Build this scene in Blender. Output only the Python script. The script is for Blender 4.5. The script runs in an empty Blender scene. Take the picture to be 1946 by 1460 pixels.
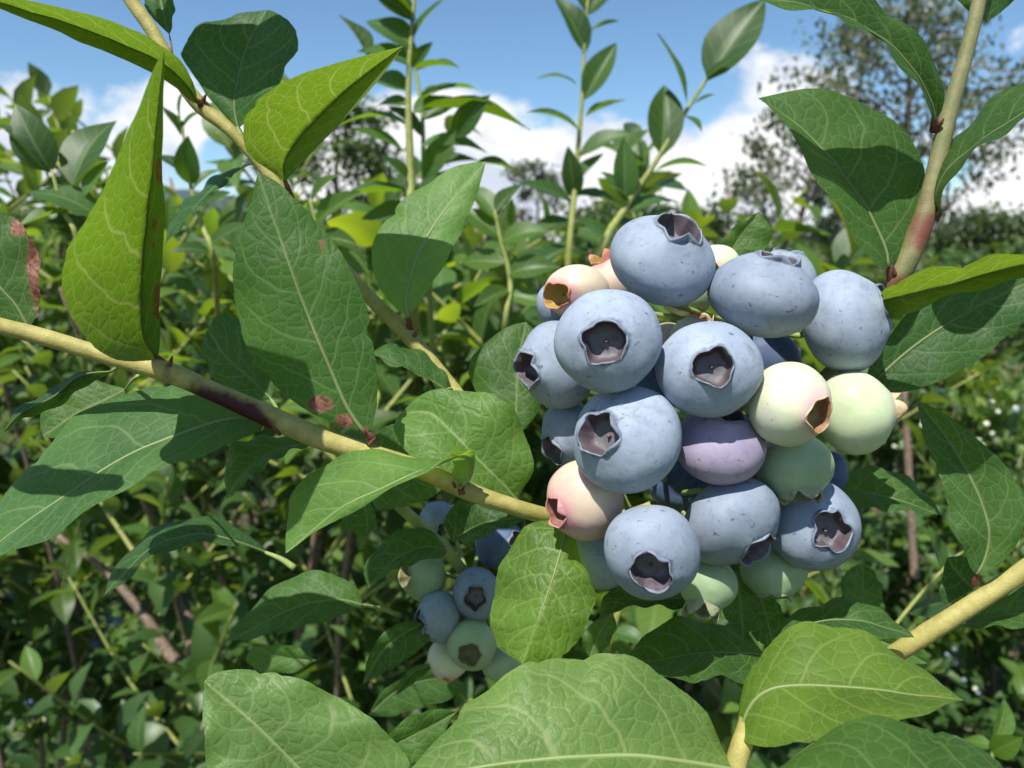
import bpy, math, random
import numpy as np
from mathutils import Vector, Matrix, noise as mnoise
R = math.radians
random.seed(7)
scene = bpy.context.scene
col = scene.collection

# ------------------------------------------------------------------ camera
W, H, F = 1946.0, 1460.0, 1527.0
CAM = Vector((0, 0, 1.30)); PITCH = R(9.3)
RIGHT = Vector((1, 0, 0)); UP = Vector((0, math.sin(PITCH), math.cos(PITCH))); FWD = Vector((0, math.cos(PITCH), -math.sin(PITCH)))
BACK = -FWD
cd = bpy.data.cameras.new('camera'); co = bpy.data.objects.new('camera', cd); col.objects.link(co)
co.location = CAM; co.rotation_euler = (R(90) - PITCH, 0, 0)
cd.sensor_width = 36; cd.lens = 36 * F / W; cd.clip_start = 0.01; cd.clip_end = 6000
cd.dof.use_dof = True; cd.dof.focus_distance = 0.147; cd.dof.aperture_fstop = 29; cd.dof.aperture_blades = 0
scene.camera = co

def px(x, y, d):
    return CAM + FWD * d + RIGHT * ((x - W / 2) / F * d) + UP * ((H / 2 - y) / F * d)
def cv(x, y, z):
    return (RIGHT * x + UP * y + BACK * z)
def project(p):
    q = p - CAM; d = q.dot(FWD)
    if d < 1e-4: return (1e6, 1e6, d)
    return (W / 2 + q.dot(RIGHT) / d * F, H / 2 - q.dot(UP) / d * F, d)

# ------------------------------------------------------------------ light
SUN = cv(-0.22, 0.79, 0.57).normalized()
sl = bpy.data.lights.new('sun', 'SUN'); sl.energy = 5.0; sl.angle = R(0.53); sl.color = (1.0, 0.965, 0.90)
so = bpy.data.objects.new('sun', sl); col.objects.link(so); so.location = (0, 0, 20)
so.rotation_euler = SUN.to_track_quat('Z', 'Y').to_euler()

def node(nt, t, ins=None, **kw):
    n = nt.nodes.new(t)
    for k, v in kw.items(): setattr(n, k, v)
    for k, v in (ins or {}).items():
        s = n.inputs[k]
        if isinstance(v, bpy.types.NodeSocket): nt.links.new(v, s)
        else: s.default_value = v
    return n
def math_(nt, op, a, b=None, c=None, clamp=False):
    ins = {0: a}
    if b is not None: ins[1] = b
    if c is not None: ins[2] = c
    return node(nt, 'ShaderNodeMath', ins, operation=op, use_clamp=clamp).outputs[0]
def sstep(nt, x, a, b, lo=0.0, hi=1.0):
    return node(nt, 'ShaderNodeMapRange', {'Value': x, 'From Min': a, 'From Max': b, 'To Min': lo, 'To Max': hi}, interpolation_type='SMOOTHSTEP').outputs[0]
def mix(nt, f, a, b, bt='MIX'):
    n = nt.nodes.new('ShaderNodeMix'); n.data_type = 'RGBA'; n.blend_type = bt
    for i, v in ((0, f), (6, a), (7, b)):
        if isinstance(v, bpy.types.NodeSocket): nt.links.new(v, n.inputs[i])
        else: n.inputs[i].default_value = v if i == 0 else (tuple(v) + (1,))[:4]
    return n.outputs[2]
def noise_(nt, vec, scale, detail=3, rough=0.5, dim='3D', dist=0.0):
    return node(nt, 'ShaderNodeTexNoise', {'Vector': vec, 'Scale': scale, 'Detail': detail, 'Roughness': rough, 'Distortion': dist}, noise_dimensions=dim).outputs[0]

wd = bpy.data.worlds.new('World'); scene.world = wd; wd.use_nodes = True
nt = wd.node_tree; nt.nodes.clear()
tc = node(nt, 'ShaderNodeTexCoord').outputs['Generated']
sky = node(nt, 'ShaderNodeTexSky', sky_type='NISHITA', sun_disc=False, sun_elevation=math.asin(SUN.z), sun_rotation=math.atan2(SUN.x, SUN.y), altitude=600, air_density=1.0, dust_density=0.1, ozone_density=3.5)
sep = node(nt, 'ShaderNodeSeparateXYZ', {0: tc})
mp = node(nt, 'ShaderNodeMapping', {'Vector': tc, 'Location': (3.1, 0.4, 1.7), 'Scale': (1.25, 1.25, 1.9)}).outputs[0]
n1 = noise_(nt, mp, 3.4, 8, 0.56)
elev = sep.outputs[2]
bias = sstep(nt, elev, 0.05, 0.30, 0.175, -0.085)
cm = sstep(nt, math_(nt, 'ADD', n1, bias), 0.52, 0.60)
n2 = noise_(nt, mp, 7.0, 5, 0.55)
ccol = mix(nt, sstep(nt, n2, 0.35, 0.62), (0.62, 0.68, 0.80), (1.0, 1.0, 1.0))
b1 = node(nt, 'ShaderNodeBackground', {'Color': mix(nt, 1.0, sky.outputs[0], (0.90, 1.04, 1.07), 'MULTIPLY'), 'Strength': 0.100})
b2 = node(nt, 'ShaderNodeBackground', {'Color': ccol, 'Strength': 0.86})
ms = node(nt, 'ShaderNodeMixShader', {0: cm, 1: b1.outputs[0], 2: b2.outputs[0]})
ow = node(nt, 'ShaderNodeOutputWorld', {0: ms.outputs[0]})
vs = scene.view_settings; vs.view_transform = 'Standard'; vs.look = 'None'; vs.exposure = 0.42; vs.gamma = 1.0
scene.render.engine = 'CYCLES'
cy = scene.cycles; cy.max_bounces = 5; cy.diffuse_bounces = 3; cy.glossy_bounces = 2; cy.transmission_bounces = 4; cy.transparent_max_bounces = 4; cy.caustics_reflective = False; cy.caustics_refractive = False

# ------------------------------------------------------------------ materials
def new_mat(name):
    m = bpy.data.materials.new(name); m.use_nodes = True; m.node_tree.nodes.clear()
    return m, m.node_tree
def finish(nt, shader, disp=None):
    o = nt.nodes.new('ShaderNodeOutputMaterial'); nt.links.new(shader, o.inputs[0])

def leaf_material(name, detail=True):
    m, nt = new_mat(name)
    uv = node(nt, 'ShaderNodeUVMap', uv_map='UVMap').outputs[0]
    me = node(nt, 'ShaderNodeUVMap', uv_map='metric').outputs[0]
    oi = node(nt, 'ShaderNodeObjectInfo')
    s = node(nt, 'ShaderNodeSeparateXYZ', {0: uv}); u = s.outputs[0]
    sv = math_(nt, 'MULTIPLY_ADD', s.outputs[1], 2.0, -1.0); v = math_(nt, 'ABSOLUTE', sv)
    side = math_(nt, 'GREATER_THAN', sv, 0.0)
    off = node(nt, 'ShaderNodeVectorMath', {0: me, 1: oi.outputs['Location']}, operation='MULTIPLY_ADD') if False else None
    rnd = math_(nt, 'MULTIPLY', oi.outputs['Random'], 37.0)
    cx = node(nt, 'ShaderNodeCombineXYZ', {0: rnd, 1: rnd})
    mv = node(nt, 'ShaderNodeVectorMath', {0: me, 1: cx.outputs[0]}, operation='ADD').outputs[0]
    wn = noise_(nt, mv, 1.1, 2, 0.5)
    wob = math_(nt, 'MULTIPLY_ADD', wn, 0.5, -0.25)
    v25 = math_(nt, 'POWER', v, 2.2)
    t = math_(nt, 'MULTIPLY_ADD', v, -0.13, u); t = math_(nt, 'MULTIPLY_ADD', v25, -0.16, t)
    ph = math_(nt, 'MULTIPLY_ADD', t, 5.6, math_(nt, 'MULTIPLY_ADD', side, 0.45, wob))
    fr = math_(nt, 'FRACT', ph)
    dist = math_(nt, 'SUBTRACT', 0.5, math_(nt, 'ABSOLUTE', math_(nt, 'SUBTRACT', fr, 0.5)))
    ms_ = node(nt, 'ShaderNodeSeparateXYZ', {0: me})
    ay = math_(nt, 'ABSOLUTE', ms_.outputs[1])
    mid = sstep(nt, ay, 0.015, 0.05, 1, 0)
    sec = math_(nt, 'MULTIPLY', sstep(nt, dist, 0.012, 0.055, 1, 0), sstep(nt, v, 0.75, 0.98, 0.85, 0.2))
    veins = math_(nt, 'MAXIMUM', mid, sec)
    warp = node(nt, 'ShaderNodeVectorMath', {0: mv, 1: node(nt, 'ShaderNodeVectorMath', {0: node(nt, 'ShaderNodeTexNoise', {'Vector': mv, 'Scale': 2.2, 'Detail': 2}).outputs[1], 'Scale': 0.28}, operation='SCALE').outputs[0]}, operation='ADD').outputs[0]
    vo = node(nt, 'ShaderNodeTexVoronoi', {'Vector': warp, 'Scale': 4.0}, feature='DISTANCE_TO_EDGE', voronoi_dimensions='2D').outputs[0]
    ret = sstep(nt, vo, 0.008, 0.060, 0.60, 0)
    height = sstep(nt, vo, 0.0, 0.28)
    if detail:
        vo2 = node(nt, 'ShaderNodeTexVoronoi', {'Vector': warp, 'Scale': 10.0}, feature='DISTANCE_TO_EDGE', voronoi_dimensions='2D').outputs[0]
        ret = math_(nt, 'MAXIMUM', ret, sstep(nt, vo2, 0.005, 0.09, 0.22, 0))
        height = math_(nt, 'MULTIPLY_ADD', sstep(nt, vo2, 0.0, 0.25), 0.3, height)
    veins = math_(nt, 'MAXIMUM', veins, ret)
    height = math_(nt, 'MULTIPLY', height, sstep(nt, dist, 0.0, 0.2, 0.35, 1.0))
    geo = node(nt, 'ShaderNodeNewGeometry')
    big = noise_(nt, mv, 0.5, 3, 0.6)
    tint = oi.outputs['Color']
    up = mix(nt, sstep(nt, big, 0.3, 0.7), (0.028, 0.070, 0.018), (0.050, 0.110, 0.026))
    fine = noise_(nt, mv, 18.0, 3, 0.6)
    up = mix(nt, sstep(nt, fine, 0.62, 0.75, 0, 0.35), up, (0.14, 0.19, 0.10))
    und = mix(nt, sstep(nt, big, 0.3, 0.7), (0.070, 0.125, 0.050), (0.090, 0.150, 0.055))
    lam = mix(nt, geo.outputs['Backfacing'], up, und)
    lam = mix(nt, 1.0, lam, tint, 'MULTIPLY')
    vc = mix(nt, geo.outputs['Backfacing'], (0.15, 0.22, 0.085), (0.20, 0.26, 0.10))
    vc = mix(nt, 0.6, vc, mix(nt, 1.0, vc, tint, 'MULTIPLY'))
    c = mix(nt, math_(nt, 'MULTIPLY', veins, 0.56), lam, vc)
    bl = node(nt, 'ShaderNodeAttribute', attribute_name='blot').outputs['Fac']
    bn = noise_(nt, mv, 5.5, 5, 0.7)
    bm = math_(nt, 'MULTIPLY', sstep(nt, math_(nt, 'MULTIPLY_ADD', bn, 1.1, bl), 0.90, 1.02), math_(nt, 'GREATER_THAN', bl, 0.01))
    bc = mix(nt, sstep(nt, noise_(nt, mv, 5.0, 3), 0.35, 0.65), (0.24, 0.10, 0.07), (0.40, 0.20, 0.14))
    bc = mix(nt, math_(nt, 'MULTIPLY', veins, 0.6), bc, (0.06, 0.025, 0.015))
    halo = math_(nt, 'MULTIPLY', sstep(nt, math_(nt, 'MULTIPLY_ADD', bn, 1.1, bl), 0.66, 1.0), math_(nt, 'GREATER_THAN', bl, 0.01))
    c = mix(nt, math_(nt, 'MULTIPLY', halo, 0.6), c, (0.17, 0.14, 0.045))
    bc = mix(nt, sstep(nt, noise_(nt, mv, 9.0, 4), 0.5, 0.62), bc, (0.12, 0.06, 0.03))
    c = mix(nt, bm, c, bc)
    bump = node(nt, 'ShaderNodeBump', {'Height': height, 'Strength': math_(nt, 'MULTIPLY', oi.outputs['Alpha'], 0.42), 'Distance': 0.0004})
    rough = sstep(nt, fine, 0.3, 0.7, 0.42, 0.56)
    pr = node(nt, 'ShaderNodeBsdfPrincipled', {'Base Color': c, 'Roughness': math_(nt, 'MULTIPLY_ADD', oi.outputs['Alpha'], -0.05, math_(nt, 'ADD', rough, 0.05)), 'Normal': bump.outputs[0], 'Specular IOR Level': math_(nt, 'MULTIPLY_ADD', oi.outputs['Alpha'], 0.27, 0.12)})
    tcol = mix(nt, 1.0, (0.245, 0.46, 0.030), tint, 'MULTIPLY')
    tcol = mix(nt, math_(nt, 'MULTIPLY', veins, 0.8), tcol, (0.58, 0.68, 0.16))
    tcol = mix(nt, bm, tcol, (0.35, 0.06, 0.03))
    tr = node(nt, 'ShaderNodeBsdfTranslucent', {'Color': tcol, 'Normal': bump.outputs[0]})
    mx = node(nt, 'ShaderNodeMixShader', {0: 0.34, 1: pr.outputs[0], 2: tr.outputs[0]})
    finish(nt, mx.outputs[0]); return m
M_LEAF = leaf_material('leaf_blade')

def plain_leaf_material(name):
    m, nt = new_mat(name)
    uv = node(nt, 'ShaderNodeUVMap', uv_map='UVMap').outputs[0]
    oi = node(nt, 'ShaderNodeObjectInfo'); geo = node(nt, 'ShaderNodeNewGeometry')
    s = node(nt, 'ShaderNodeSeparateXYZ', {0: uv}); u = s.outputs[0]
    v = math_(nt, 'ABSOLUTE', math_(nt, 'MULTIPLY_ADD', s.outputs[1], 2.0, -1.0))
    t = math_(nt, 'MULTIPLY_ADD', v, -0.22, u)
    fr = math_(nt, 'FRACT', math_(nt, 'MULTIPLY', t, 6.0))
    dist = math_(nt, 'SUBTRACT', 0.5, math_(nt, 'ABSOLUTE', math_(nt, 'SUBTRACT', fr, 0.5)))
    veins = math_(nt, 'MAXIMUM', sstep(nt, v, 0.03, 0.10, 1, 0), sstep(nt, dist, 0.02, 0.10, 0.5, 0))
    r = oi.outputs['Random']
    lam = mix(nt, r, (0.026, 0.068, 0.018), (0.052, 0.110, 0.026))
    lam = mix(nt, geo.outputs['Backfacing'], lam, (0.095, 0.165, 0.062))
    lam = mix(nt, 1.0, lam, oi.outputs['Color'], 'MULTIPLY')
    c = mix(nt, math_(nt, 'MULTIPLY', veins, 0.6), lam, (0.17, 0.24, 0.09))
    pr = node(nt, 'ShaderNodeBsdfPrincipled', {'Base Color': c, 'Roughness': 0.45, 'Specular IOR Level': 0.35})
    tr = node(nt, 'ShaderNodeBsdfTranslucent', {'Color': mix(nt, 1.0, (0.27, 0.46, 0.022), oi.outputs['Color'], 'MULTIPLY')})
    finish(nt, node(nt, 'ShaderNodeMixShader', {0: 0.32, 1: pr.outputs[0], 2: tr.outputs[0]}).outputs[0]); return m
M_LEAFBG = plain_leaf_material('plain_leaf_blade')

def far_leaf_material(name, c0, c1, tr, ts=0.3):
    m, nt = new_mat(name)
    geo = node(nt, 'ShaderNodeNewGeometry')
    oi = node(nt, 'ShaderNodeObjectInfo')
    rn = geo.outputs['Random Per Island']
    c = mix(nt, rn, c0, c1)
    c = mix(nt, 1.0, c, oi.outputs['Color'], 'MULTIPLY')
    c = mix(nt, geo.outputs['Backfacing'], c, (0.10, 0.15, 0.07))
    pr = node(nt, 'ShaderNodeBsdfPrincipled', {'Base Color': c, 'Roughness': 0.42, 'Specular IOR Level': 0.45})
    t = node(nt, 'ShaderNodeBsdfTranslucent', {'Color': tr + (1,)})
    mx = node(nt, 'ShaderNodeMixShader', {0: ts, 1: pr.outputs[0], 2: t.outputs[0]})
    finish(nt, mx.outputs[0]); return m
M_FAR = far_leaf_material('bush_foliage', (0.024, 0.060, 0.016), (0.062, 0.125, 0.030), (0.28, 0.43, 0.03))
M_TREE = far_leaf_material('hazy_tree_foliage', (0.13, 0.15, 0.115), (0.19, 0.21, 0.16), (0.24, 0.30, 0.10), 0.3)  # lightened and greyed so the foliage colour carries distance haze
M_DARKTREE = far_leaf_material('dark_tree_foliage', (0.04, 0.075, 0.025), (0.09, 0.135, 0.04), (0.20, 0.30, 0.05), 0.3)

def stem_material(name, base, base2, red, sss=0.0):
    m, nt = new_mat(name)
    tc = node(nt, 'ShaderNodeTexCoord').outputs['Object']
    a = node(nt, 'ShaderNodeAttribute', attribute_name='red').outputs['Fac']
    n = noise_(nt, tc, 300.0, 4, 0.6); nf = noise_(nt, tc, 2600.0, 3, 0.6); nl = noise_(nt, tc, 120.0, 4, 0.65)
    c = mix(nt, sstep(nt, n, 0.35, 0.68), base, base2)
    c = mix(nt, sstep(nt, nf, 0.58, 0.75, 0, 0.5), c, tuple(0.6 * q for q in base))
    c = mix(nt, sstep(nt, math_(nt, 'MULTIPLY_ADD', nl, 1.3, a), 0.80, 1.40), c, red)
    bump = node(nt, 'ShaderNodeBump', {'Height': nf, 'Strength': 0.5, 'Distance': 0.00025})
    pr = node(nt, 'ShaderNodeBsdfPrincipled', {'Base Color': c, 'Roughness': 0.55, 'Normal': bump.outputs[0], 'Specular IOR Level': 0.3})
    finish(nt, pr.outputs[0]); return m
M_STEM = stem_material('green_stem', (0.31, 0.28, 0.075), (0.44, 0.38, 0.13), (0.05, 0.012, 0.014))
M_TWIG = stem_material('pink_twig', (0.17, 0.18, 0.068), (0.24, 0.22, 0.10), (0.17, 0.055, 0.038))
M_SHOOT = stem_material('shoot_stem', (0.21, 0.25, 0.06), (0.32, 0.33, 0.10), (0.10, 0.05, 0.02))
M_WOOD = stem_material('brown_wood', (0.13, 0.085, 0.055), (0.26, 0.20, 0.15), (0.05, 0.03, 0.02))
M_RED = stem_material('red_petiole', (0.13, 0.035, 0.028), (0.22, 0.10, 0.06), (0.2, 0.02, 0.02))
M_PET = stem_material('green_petiole', (0.22, 0.30, 0.09), (0.32, 0.38, 0.13), (0.3, 0.08, 0.05))
m, nt = new_mat('midrib'); oi = node(nt, 'ShaderNodeObjectInfo')
pr = node(nt, 'ShaderNodeBsdfPrincipled', {'Base Color': mix(nt, 1.0, (0.22, 0.28, 0.12), oi.outputs['Color'], 'MULTIPLY'), 'Roughness': 0.5})
tr = node(nt, 'ShaderNodeBsdfTranslucent', {'Color': (0.35, 0.42, 0.10, 1)})
finish(nt, node(nt, 'ShaderNodeMixShader', {0: 0.35, 1: pr.outputs[0], 2: tr.outputs[0]}).outputs[0]); M_RIB = m

def berry_material(name, ripe, c_lo, c_hi, blush=None, sss=0.0, dark=(0.012, 0.016, 0.045)):
    m, nt = new_mat(name)
    tc = node(nt, 'ShaderNodeTexCoord').outputs['Object']
    oi = node(nt, 'ShaderNodeObjectInfo')
    rv = node(nt, 'ShaderNodeCombineXYZ', {0: oi.outputs['Random'], 1: math_(nt, 'MULTIPLY', oi.outputs['Random'], 3.3)}).outputs[0]
    p = node(nt, 'ShaderNodeVectorMath', {0: node(nt, 'ShaderNodeVectorMath', {0: tc, 'Scale': 100.0}, operation='SCALE').outputs[0], 1: node(nt, 'ShaderNodeVectorMath', {0: rv, 'Scale': 20.0}, operation='SCALE').outputs[0]}, operation='ADD').outputs[0]
    cr = node(nt, 'ShaderNodeAttribute', attribute_name='crown').outputs['Fac']
    big = noise_(nt, p, 1.4, 4, 0.6); med = noise_(nt, p, 6.0, 4, 0.65); fin = noise_(nt, p, 45.0, 3, 0.6)
    c = mix(nt, sstep(nt, big, 0.3, 0.7), c_lo, c_hi)
    c = mix(nt, sstep(nt, med, 0.28, 0.50, 0.16 if ripe else 0.04, 0.0), c, dark if ripe else tuple(0.7 * q for q in c_lo))
    if ripe:
        sp = noise_(nt, p, 26.0, 2, 0.5)
        c = mix(nt, math_(nt, 'MULTIPLY', sstep(nt, sp, 0.70, 0.78), sstep(nt, big, 0.42, 0.62, 0.10, 0.7)), c, dark)
        st = node(nt, 'ShaderNodeMapping', {'Vector': p, 'Rotation': (0.5, 0.8, 0.3), 'Scale': (2.2, 9.0, 5.0)}).outputs[0]
        sc = noise_(nt, st, 1.7, 4, 0.6)
        c = mix(nt, math_(nt, 'MULTIPLY', sstep(nt, sc, 0.635, 0.70), 0.65), c, dark)
        sm = noise_(nt, p, 2.2, 6, 0.72, dist=0.6)
        c = mix(nt, 1.0, c, node(nt, 'ShaderNodeCombineXYZ', {i: sstep(nt, oi.outputs['Random'], 0, 1, 0.86, 1.10) for i in range(3)}).outputs[0], 'MULTIPLY')
        c = mix(nt, sstep(nt, sm, 0.55, 0.72, 0, 0.45), c, tuple(0.42 * q for q in c_lo))
        c = mix(nt, sstep(nt, math_(nt, 'MULTIPLY_ADD', med, 0.30, cr), 1.02, 1.16, 0, 0.75), c, dark)
    else:
        sp = noise_(nt, p, 16.0, 2, 0.5)
        c = mix(nt, sstep(nt, sp, 0.735, 0.76, 0, 0.6), c, (0.12, 0.09, 0.06))
    if blush:
        c = mix(nt, sstep(nt, math_(nt, 'MULTIPLY_ADD', big, 0.5, cr), 0.75, 1.25, 0, 0.9), c, blush)
    bump = node(nt, 'ShaderNodeBump', {'Height': med, 'Strength': 0.12, 'Distance': 0.0006})
    ins = {'Base Color': c, 'Roughness': sstep(nt, fin, 0.3, 0.7, 0.52, 0.66) if ripe else 0.42, 'Normal': bump.outputs[0], 'Specular IOR Level': 0.32}
    if sss:
        ins['Subsurface Weight'] = sss; ins['Subsurface Radius'] = (1.0, 0.9, 0.45); ins['Subsurface Scale'] = 0.0025
    pr = node(nt, 'ShaderNodeBsdfPrincipled', ins); finish(nt, pr.outputs[0]); return m
M_BERRY = {
 'blue': berry_material('ripe_skin', True, (0.240, 0.290, 0.364), (0.310, 0.362, 0.440)),
 'mauve': berry_material('mauve_skin', True, (0.27, 0.235, 0.33), (0.36, 0.30, 0.40), dark=(0.05, 0.02, 0.06)),
 'navy': berry_material('navy_skin', True, (0.07, 0.10, 0.19), (0.12, 0.17, 0.28)),  # also gives berries deep in the cluster their shade as colour
 'pink': berry_material('pink_skin', False, (0.60, 0.52, 0.37), (0.64, 0.46, 0.41), (0.55, 0.27, 0.27), 0.4),
 'white': berry_material('cream_skin', False, (0.55, 0.60, 0.38), (0.66, 0.65, 0.51), (0.62, 0.42, 0.38), 0.4),
 'palegreen': berry_material('pale_green_skin', False, (0.47, 0.56, 0.32), (0.60, 0.66, 0.44), (0.60, 0.48, 0.40), 0.4),
 'green': berry_material('green_skin', False, (0.27, 0.38, 0.21), (0.36, 0.46, 0.28), None, 0.35),
}
def calyx_material(name, floor, wall, lobe, tip):
    m, nt = new_mat(name)
    h = node(nt, 'ShaderNodeAttribute', attribute_name='lobe').outputs['Fac']
    tc = node(nt, 'ShaderNodeTexCoord').outputs['Object']
    n = noise_(nt, tc, 700.0, 4, 0.65); n2 = noise_(nt, tc, 220.0, 3, 0.6)
    hh = math_(nt, 'MULTIPLY_ADD', n2, 0.24, math_(nt, 'SUBTRACT', h, 0.12))
    c = mix(nt, sstep(nt, hh, 0.12, 0.34), floor, wall)
    c = mix(nt, sstep(nt, hh, 0.5, 0.7), c, lobe)
    c = mix(nt, sstep(nt, hh, 0.85, 1.0), c, tip)
    c = mix(nt, sstep(nt, n, 0.5, 0.72, 0, 0.5), c, tuple(0.35 * q for q in wall))
    bump = node(nt, 'ShaderNodeBump', {'Height': n, 'Strength': 0.5, 'Distance': 0.0003})
    pr = node(nt, 'ShaderNodeBsdfPrincipled', {'Base Color': c, 'Roughness': 0.55, 'Normal': bump.outputs[0]})
    t = node(nt, 'ShaderNodeBsdfTranslucent', {'Color': lobe + (1,)})
    finish(nt, node(nt, 'ShaderNodeMixShader', {0: 0.12, 1: pr.outputs[0], 2: t.outputs[0]}).outputs[0]); return m
M_CALYX = {
 'blue': calyx_material('ripe_calyx', (0.15, 0.142, 0.155), (0.105, 0.078, 0.088), (0.23, 0.27, 0.34), (0.075, 0.05, 0.055)),
 'pink': calyx_material('amber_calyx', (0.30, 0.22, 0.05), (0.42, 0.27, 0.06), (0.58, 0.22, 0.14), (0.42, 0.09, 0.05)),
 'white': calyx_material('pale_calyx', (0.30, 0.24, 0.08), (0.33, 0.16, 0.07), (0.66, 0.48, 0.28), (0.45, 0.22, 0.08)),
 'green': calyx_material('green_calyx', (0.14, 0.13, 0.06), (0.22, 0.21, 0.10), (0.34, 0.38, 0.22), (0.36, 0.20, 0.13)),
}
M_CALYX['rose'] = calyx_material('rosy_calyx', (0.25, 0.12, 0.06), (0.30, 0.13, 0.09), (0.52, 0.24, 0.24), (0.26, 0.06, 0.05)); M_BERRY['rose'] = berry_material('rosy_skin', False, (0.60, 0.52, 0.36), (0.62, 0.40, 0.38), (0.56, 0.24, 0.27), 0.4)
M_CALYX['palegreen'] = M_CALYX['white']; M_CALYX['mauve'] = M_CALYX['navy'] = M_CALYX['blue']

# ------------------------------------------------------------------ object helpers
def thing(name, loc, label, cat, group=None):
    o = bpy.data.objects.new(name, None); col.objects.link(o); o.location = loc
    o.empty_display_size = 0.01
    o['label'] = label; o['category'] = cat
    if group: o['group'] = group
    return o
def mesh_obj(name, verts, faces, mat, parent=None, origin=None, smooth=True, color=None):
    me = bpy.data.meshes.new(name)
    if origin is not None: verts = [(v[0] - origin[0], v[1] - origin[1], v[2] - origin[2]) for v in verts]
    me.from_pydata([tuple(v) for v in verts], [], faces); me.update()
    if smooth: me.polygons.foreach_set('use_smooth', [True] * len(me.polygons))
    if mat: me.materials.append(mat)
    o = bpy.data.objects.new(name, me); col.objects.link(o)
    if parent is not None: o.parent = parent
    if color: o.color = tuple(color) + (1,)
    return o
def root_origin(o):
    p = Vector(o.location)
    while o.parent is not None:
        o = o.parent; p += Vector(o.location)
    return p
def fattr(me, name, vals):
    a = me.attributes.new(name, 'FLOAT', 'POINT'); a.data.foreach_set('value', list(vals))

def catmull(pts, n):
    """resample a polyline (tuples) with a Catmull-Rom spline to n+1 points evenly by length"""
    P = [np.array(p, float) for p in pts]
    if len(P) == 2: return [P[0] + (P[1] - P[0]) * i / n for i in range(n + 1)]
    P = [2 * P[0] - P[1]] + P + [2 * P[-1] - P[-2]]
    out = []
    for i in range(1, len(P) - 2):
        p0, p1, p2, p3 = P[i - 1:i + 3]
        for k in range(12):
            t = k / 12.0
            out.append(0.5 * ((2 * p1) + (-p0 + p2) * t + (2 * p0 - 5 * p1 + 4 * p2 - p3) * t * t + (-p0 + 3 * p1 - 3 * p2 + p3) * t ** 3))
    out.append(P[-2])
    A = np.array(out); s = np.concatenate([[0], np.cumsum(np.linalg.norm(np.diff(A[:, :min(3, A.shape[1])], axis=0), axis=1) + 1e-9)])
    q = np.linspace(0, s[-1], n + 1)
    return [np.array([np.interp(x, s, A[:, j]) for j in range(A.shape[1])]) for x in q]

def tube(name, pts, radii, mat, parent, sides=12, n=None, origin=None, red=None, rough=0.0, caps=True):
    """pts: world Vectors; radii: list matching pts"""
    n = n or max(6, 6 * (len(pts) - 1))
    C = catmull([tuple(p) + (r,) for p, r in zip(pts, radii)], n) if len(pts) > 1 else None
    A = [Vector(c[:3]) for c in C]; rr = [c[3] for c in C]
    verts, faces, rv = [], [], []
    ref = None
    for i, p in enumerate(A):
        t = (A[min(i + 1, n)] - A[max(i - 1, 0)]).normalized()
        if ref is None:
            ref = t.orthogonal().normalized()
        ref = (ref - t * ref.dot(t)).normalized(); bn = t.cross(ref)
        for k in range(sides):
            a = 2 * math.pi * k / sides
            d = ref * math.cos(a) + bn * math.sin(a)
            r = rr[i] * (1 + rough * (mnoise.noise((p + d * rr[i]) * (0.6 / max(rr[i], 1e-5)))))
            q = p + d * r; verts.append(q); rv.append(red(project(q), d) if red else 0.0)
    for i in range(n):
        for k in range(sides):
            a, b = i * sides + k, i * sides + (k + 1) % sides
            faces.append((a, b, b + sides, a + sides))
    if caps:
        faces.append(tuple(range(sides - 1, -1, -1))); faces.append(tuple(n * sides + k for k in range(sides)))
    o = mesh_obj(name, verts, faces, mat, parent, origin)
    fattr(o.data, 'red', rv)
    return o

# ------------------------------------------------------------------ traced leaves (real depth, real size)
def set_uv(me, uvs, mets):
    l1 = me.uv_layers.new(name='UVMap'); l2 = me.uv_layers.new(name='metric')
    vi = np.empty(len(me.loops), int); me.loops.foreach_get('vertex_index', vi)
    l1.data.foreach_set('uv', np.array(uvs)[vi].ravel()); l2.data.foreach_set('uv', np.array(mets)[vi].ravel())

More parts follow.
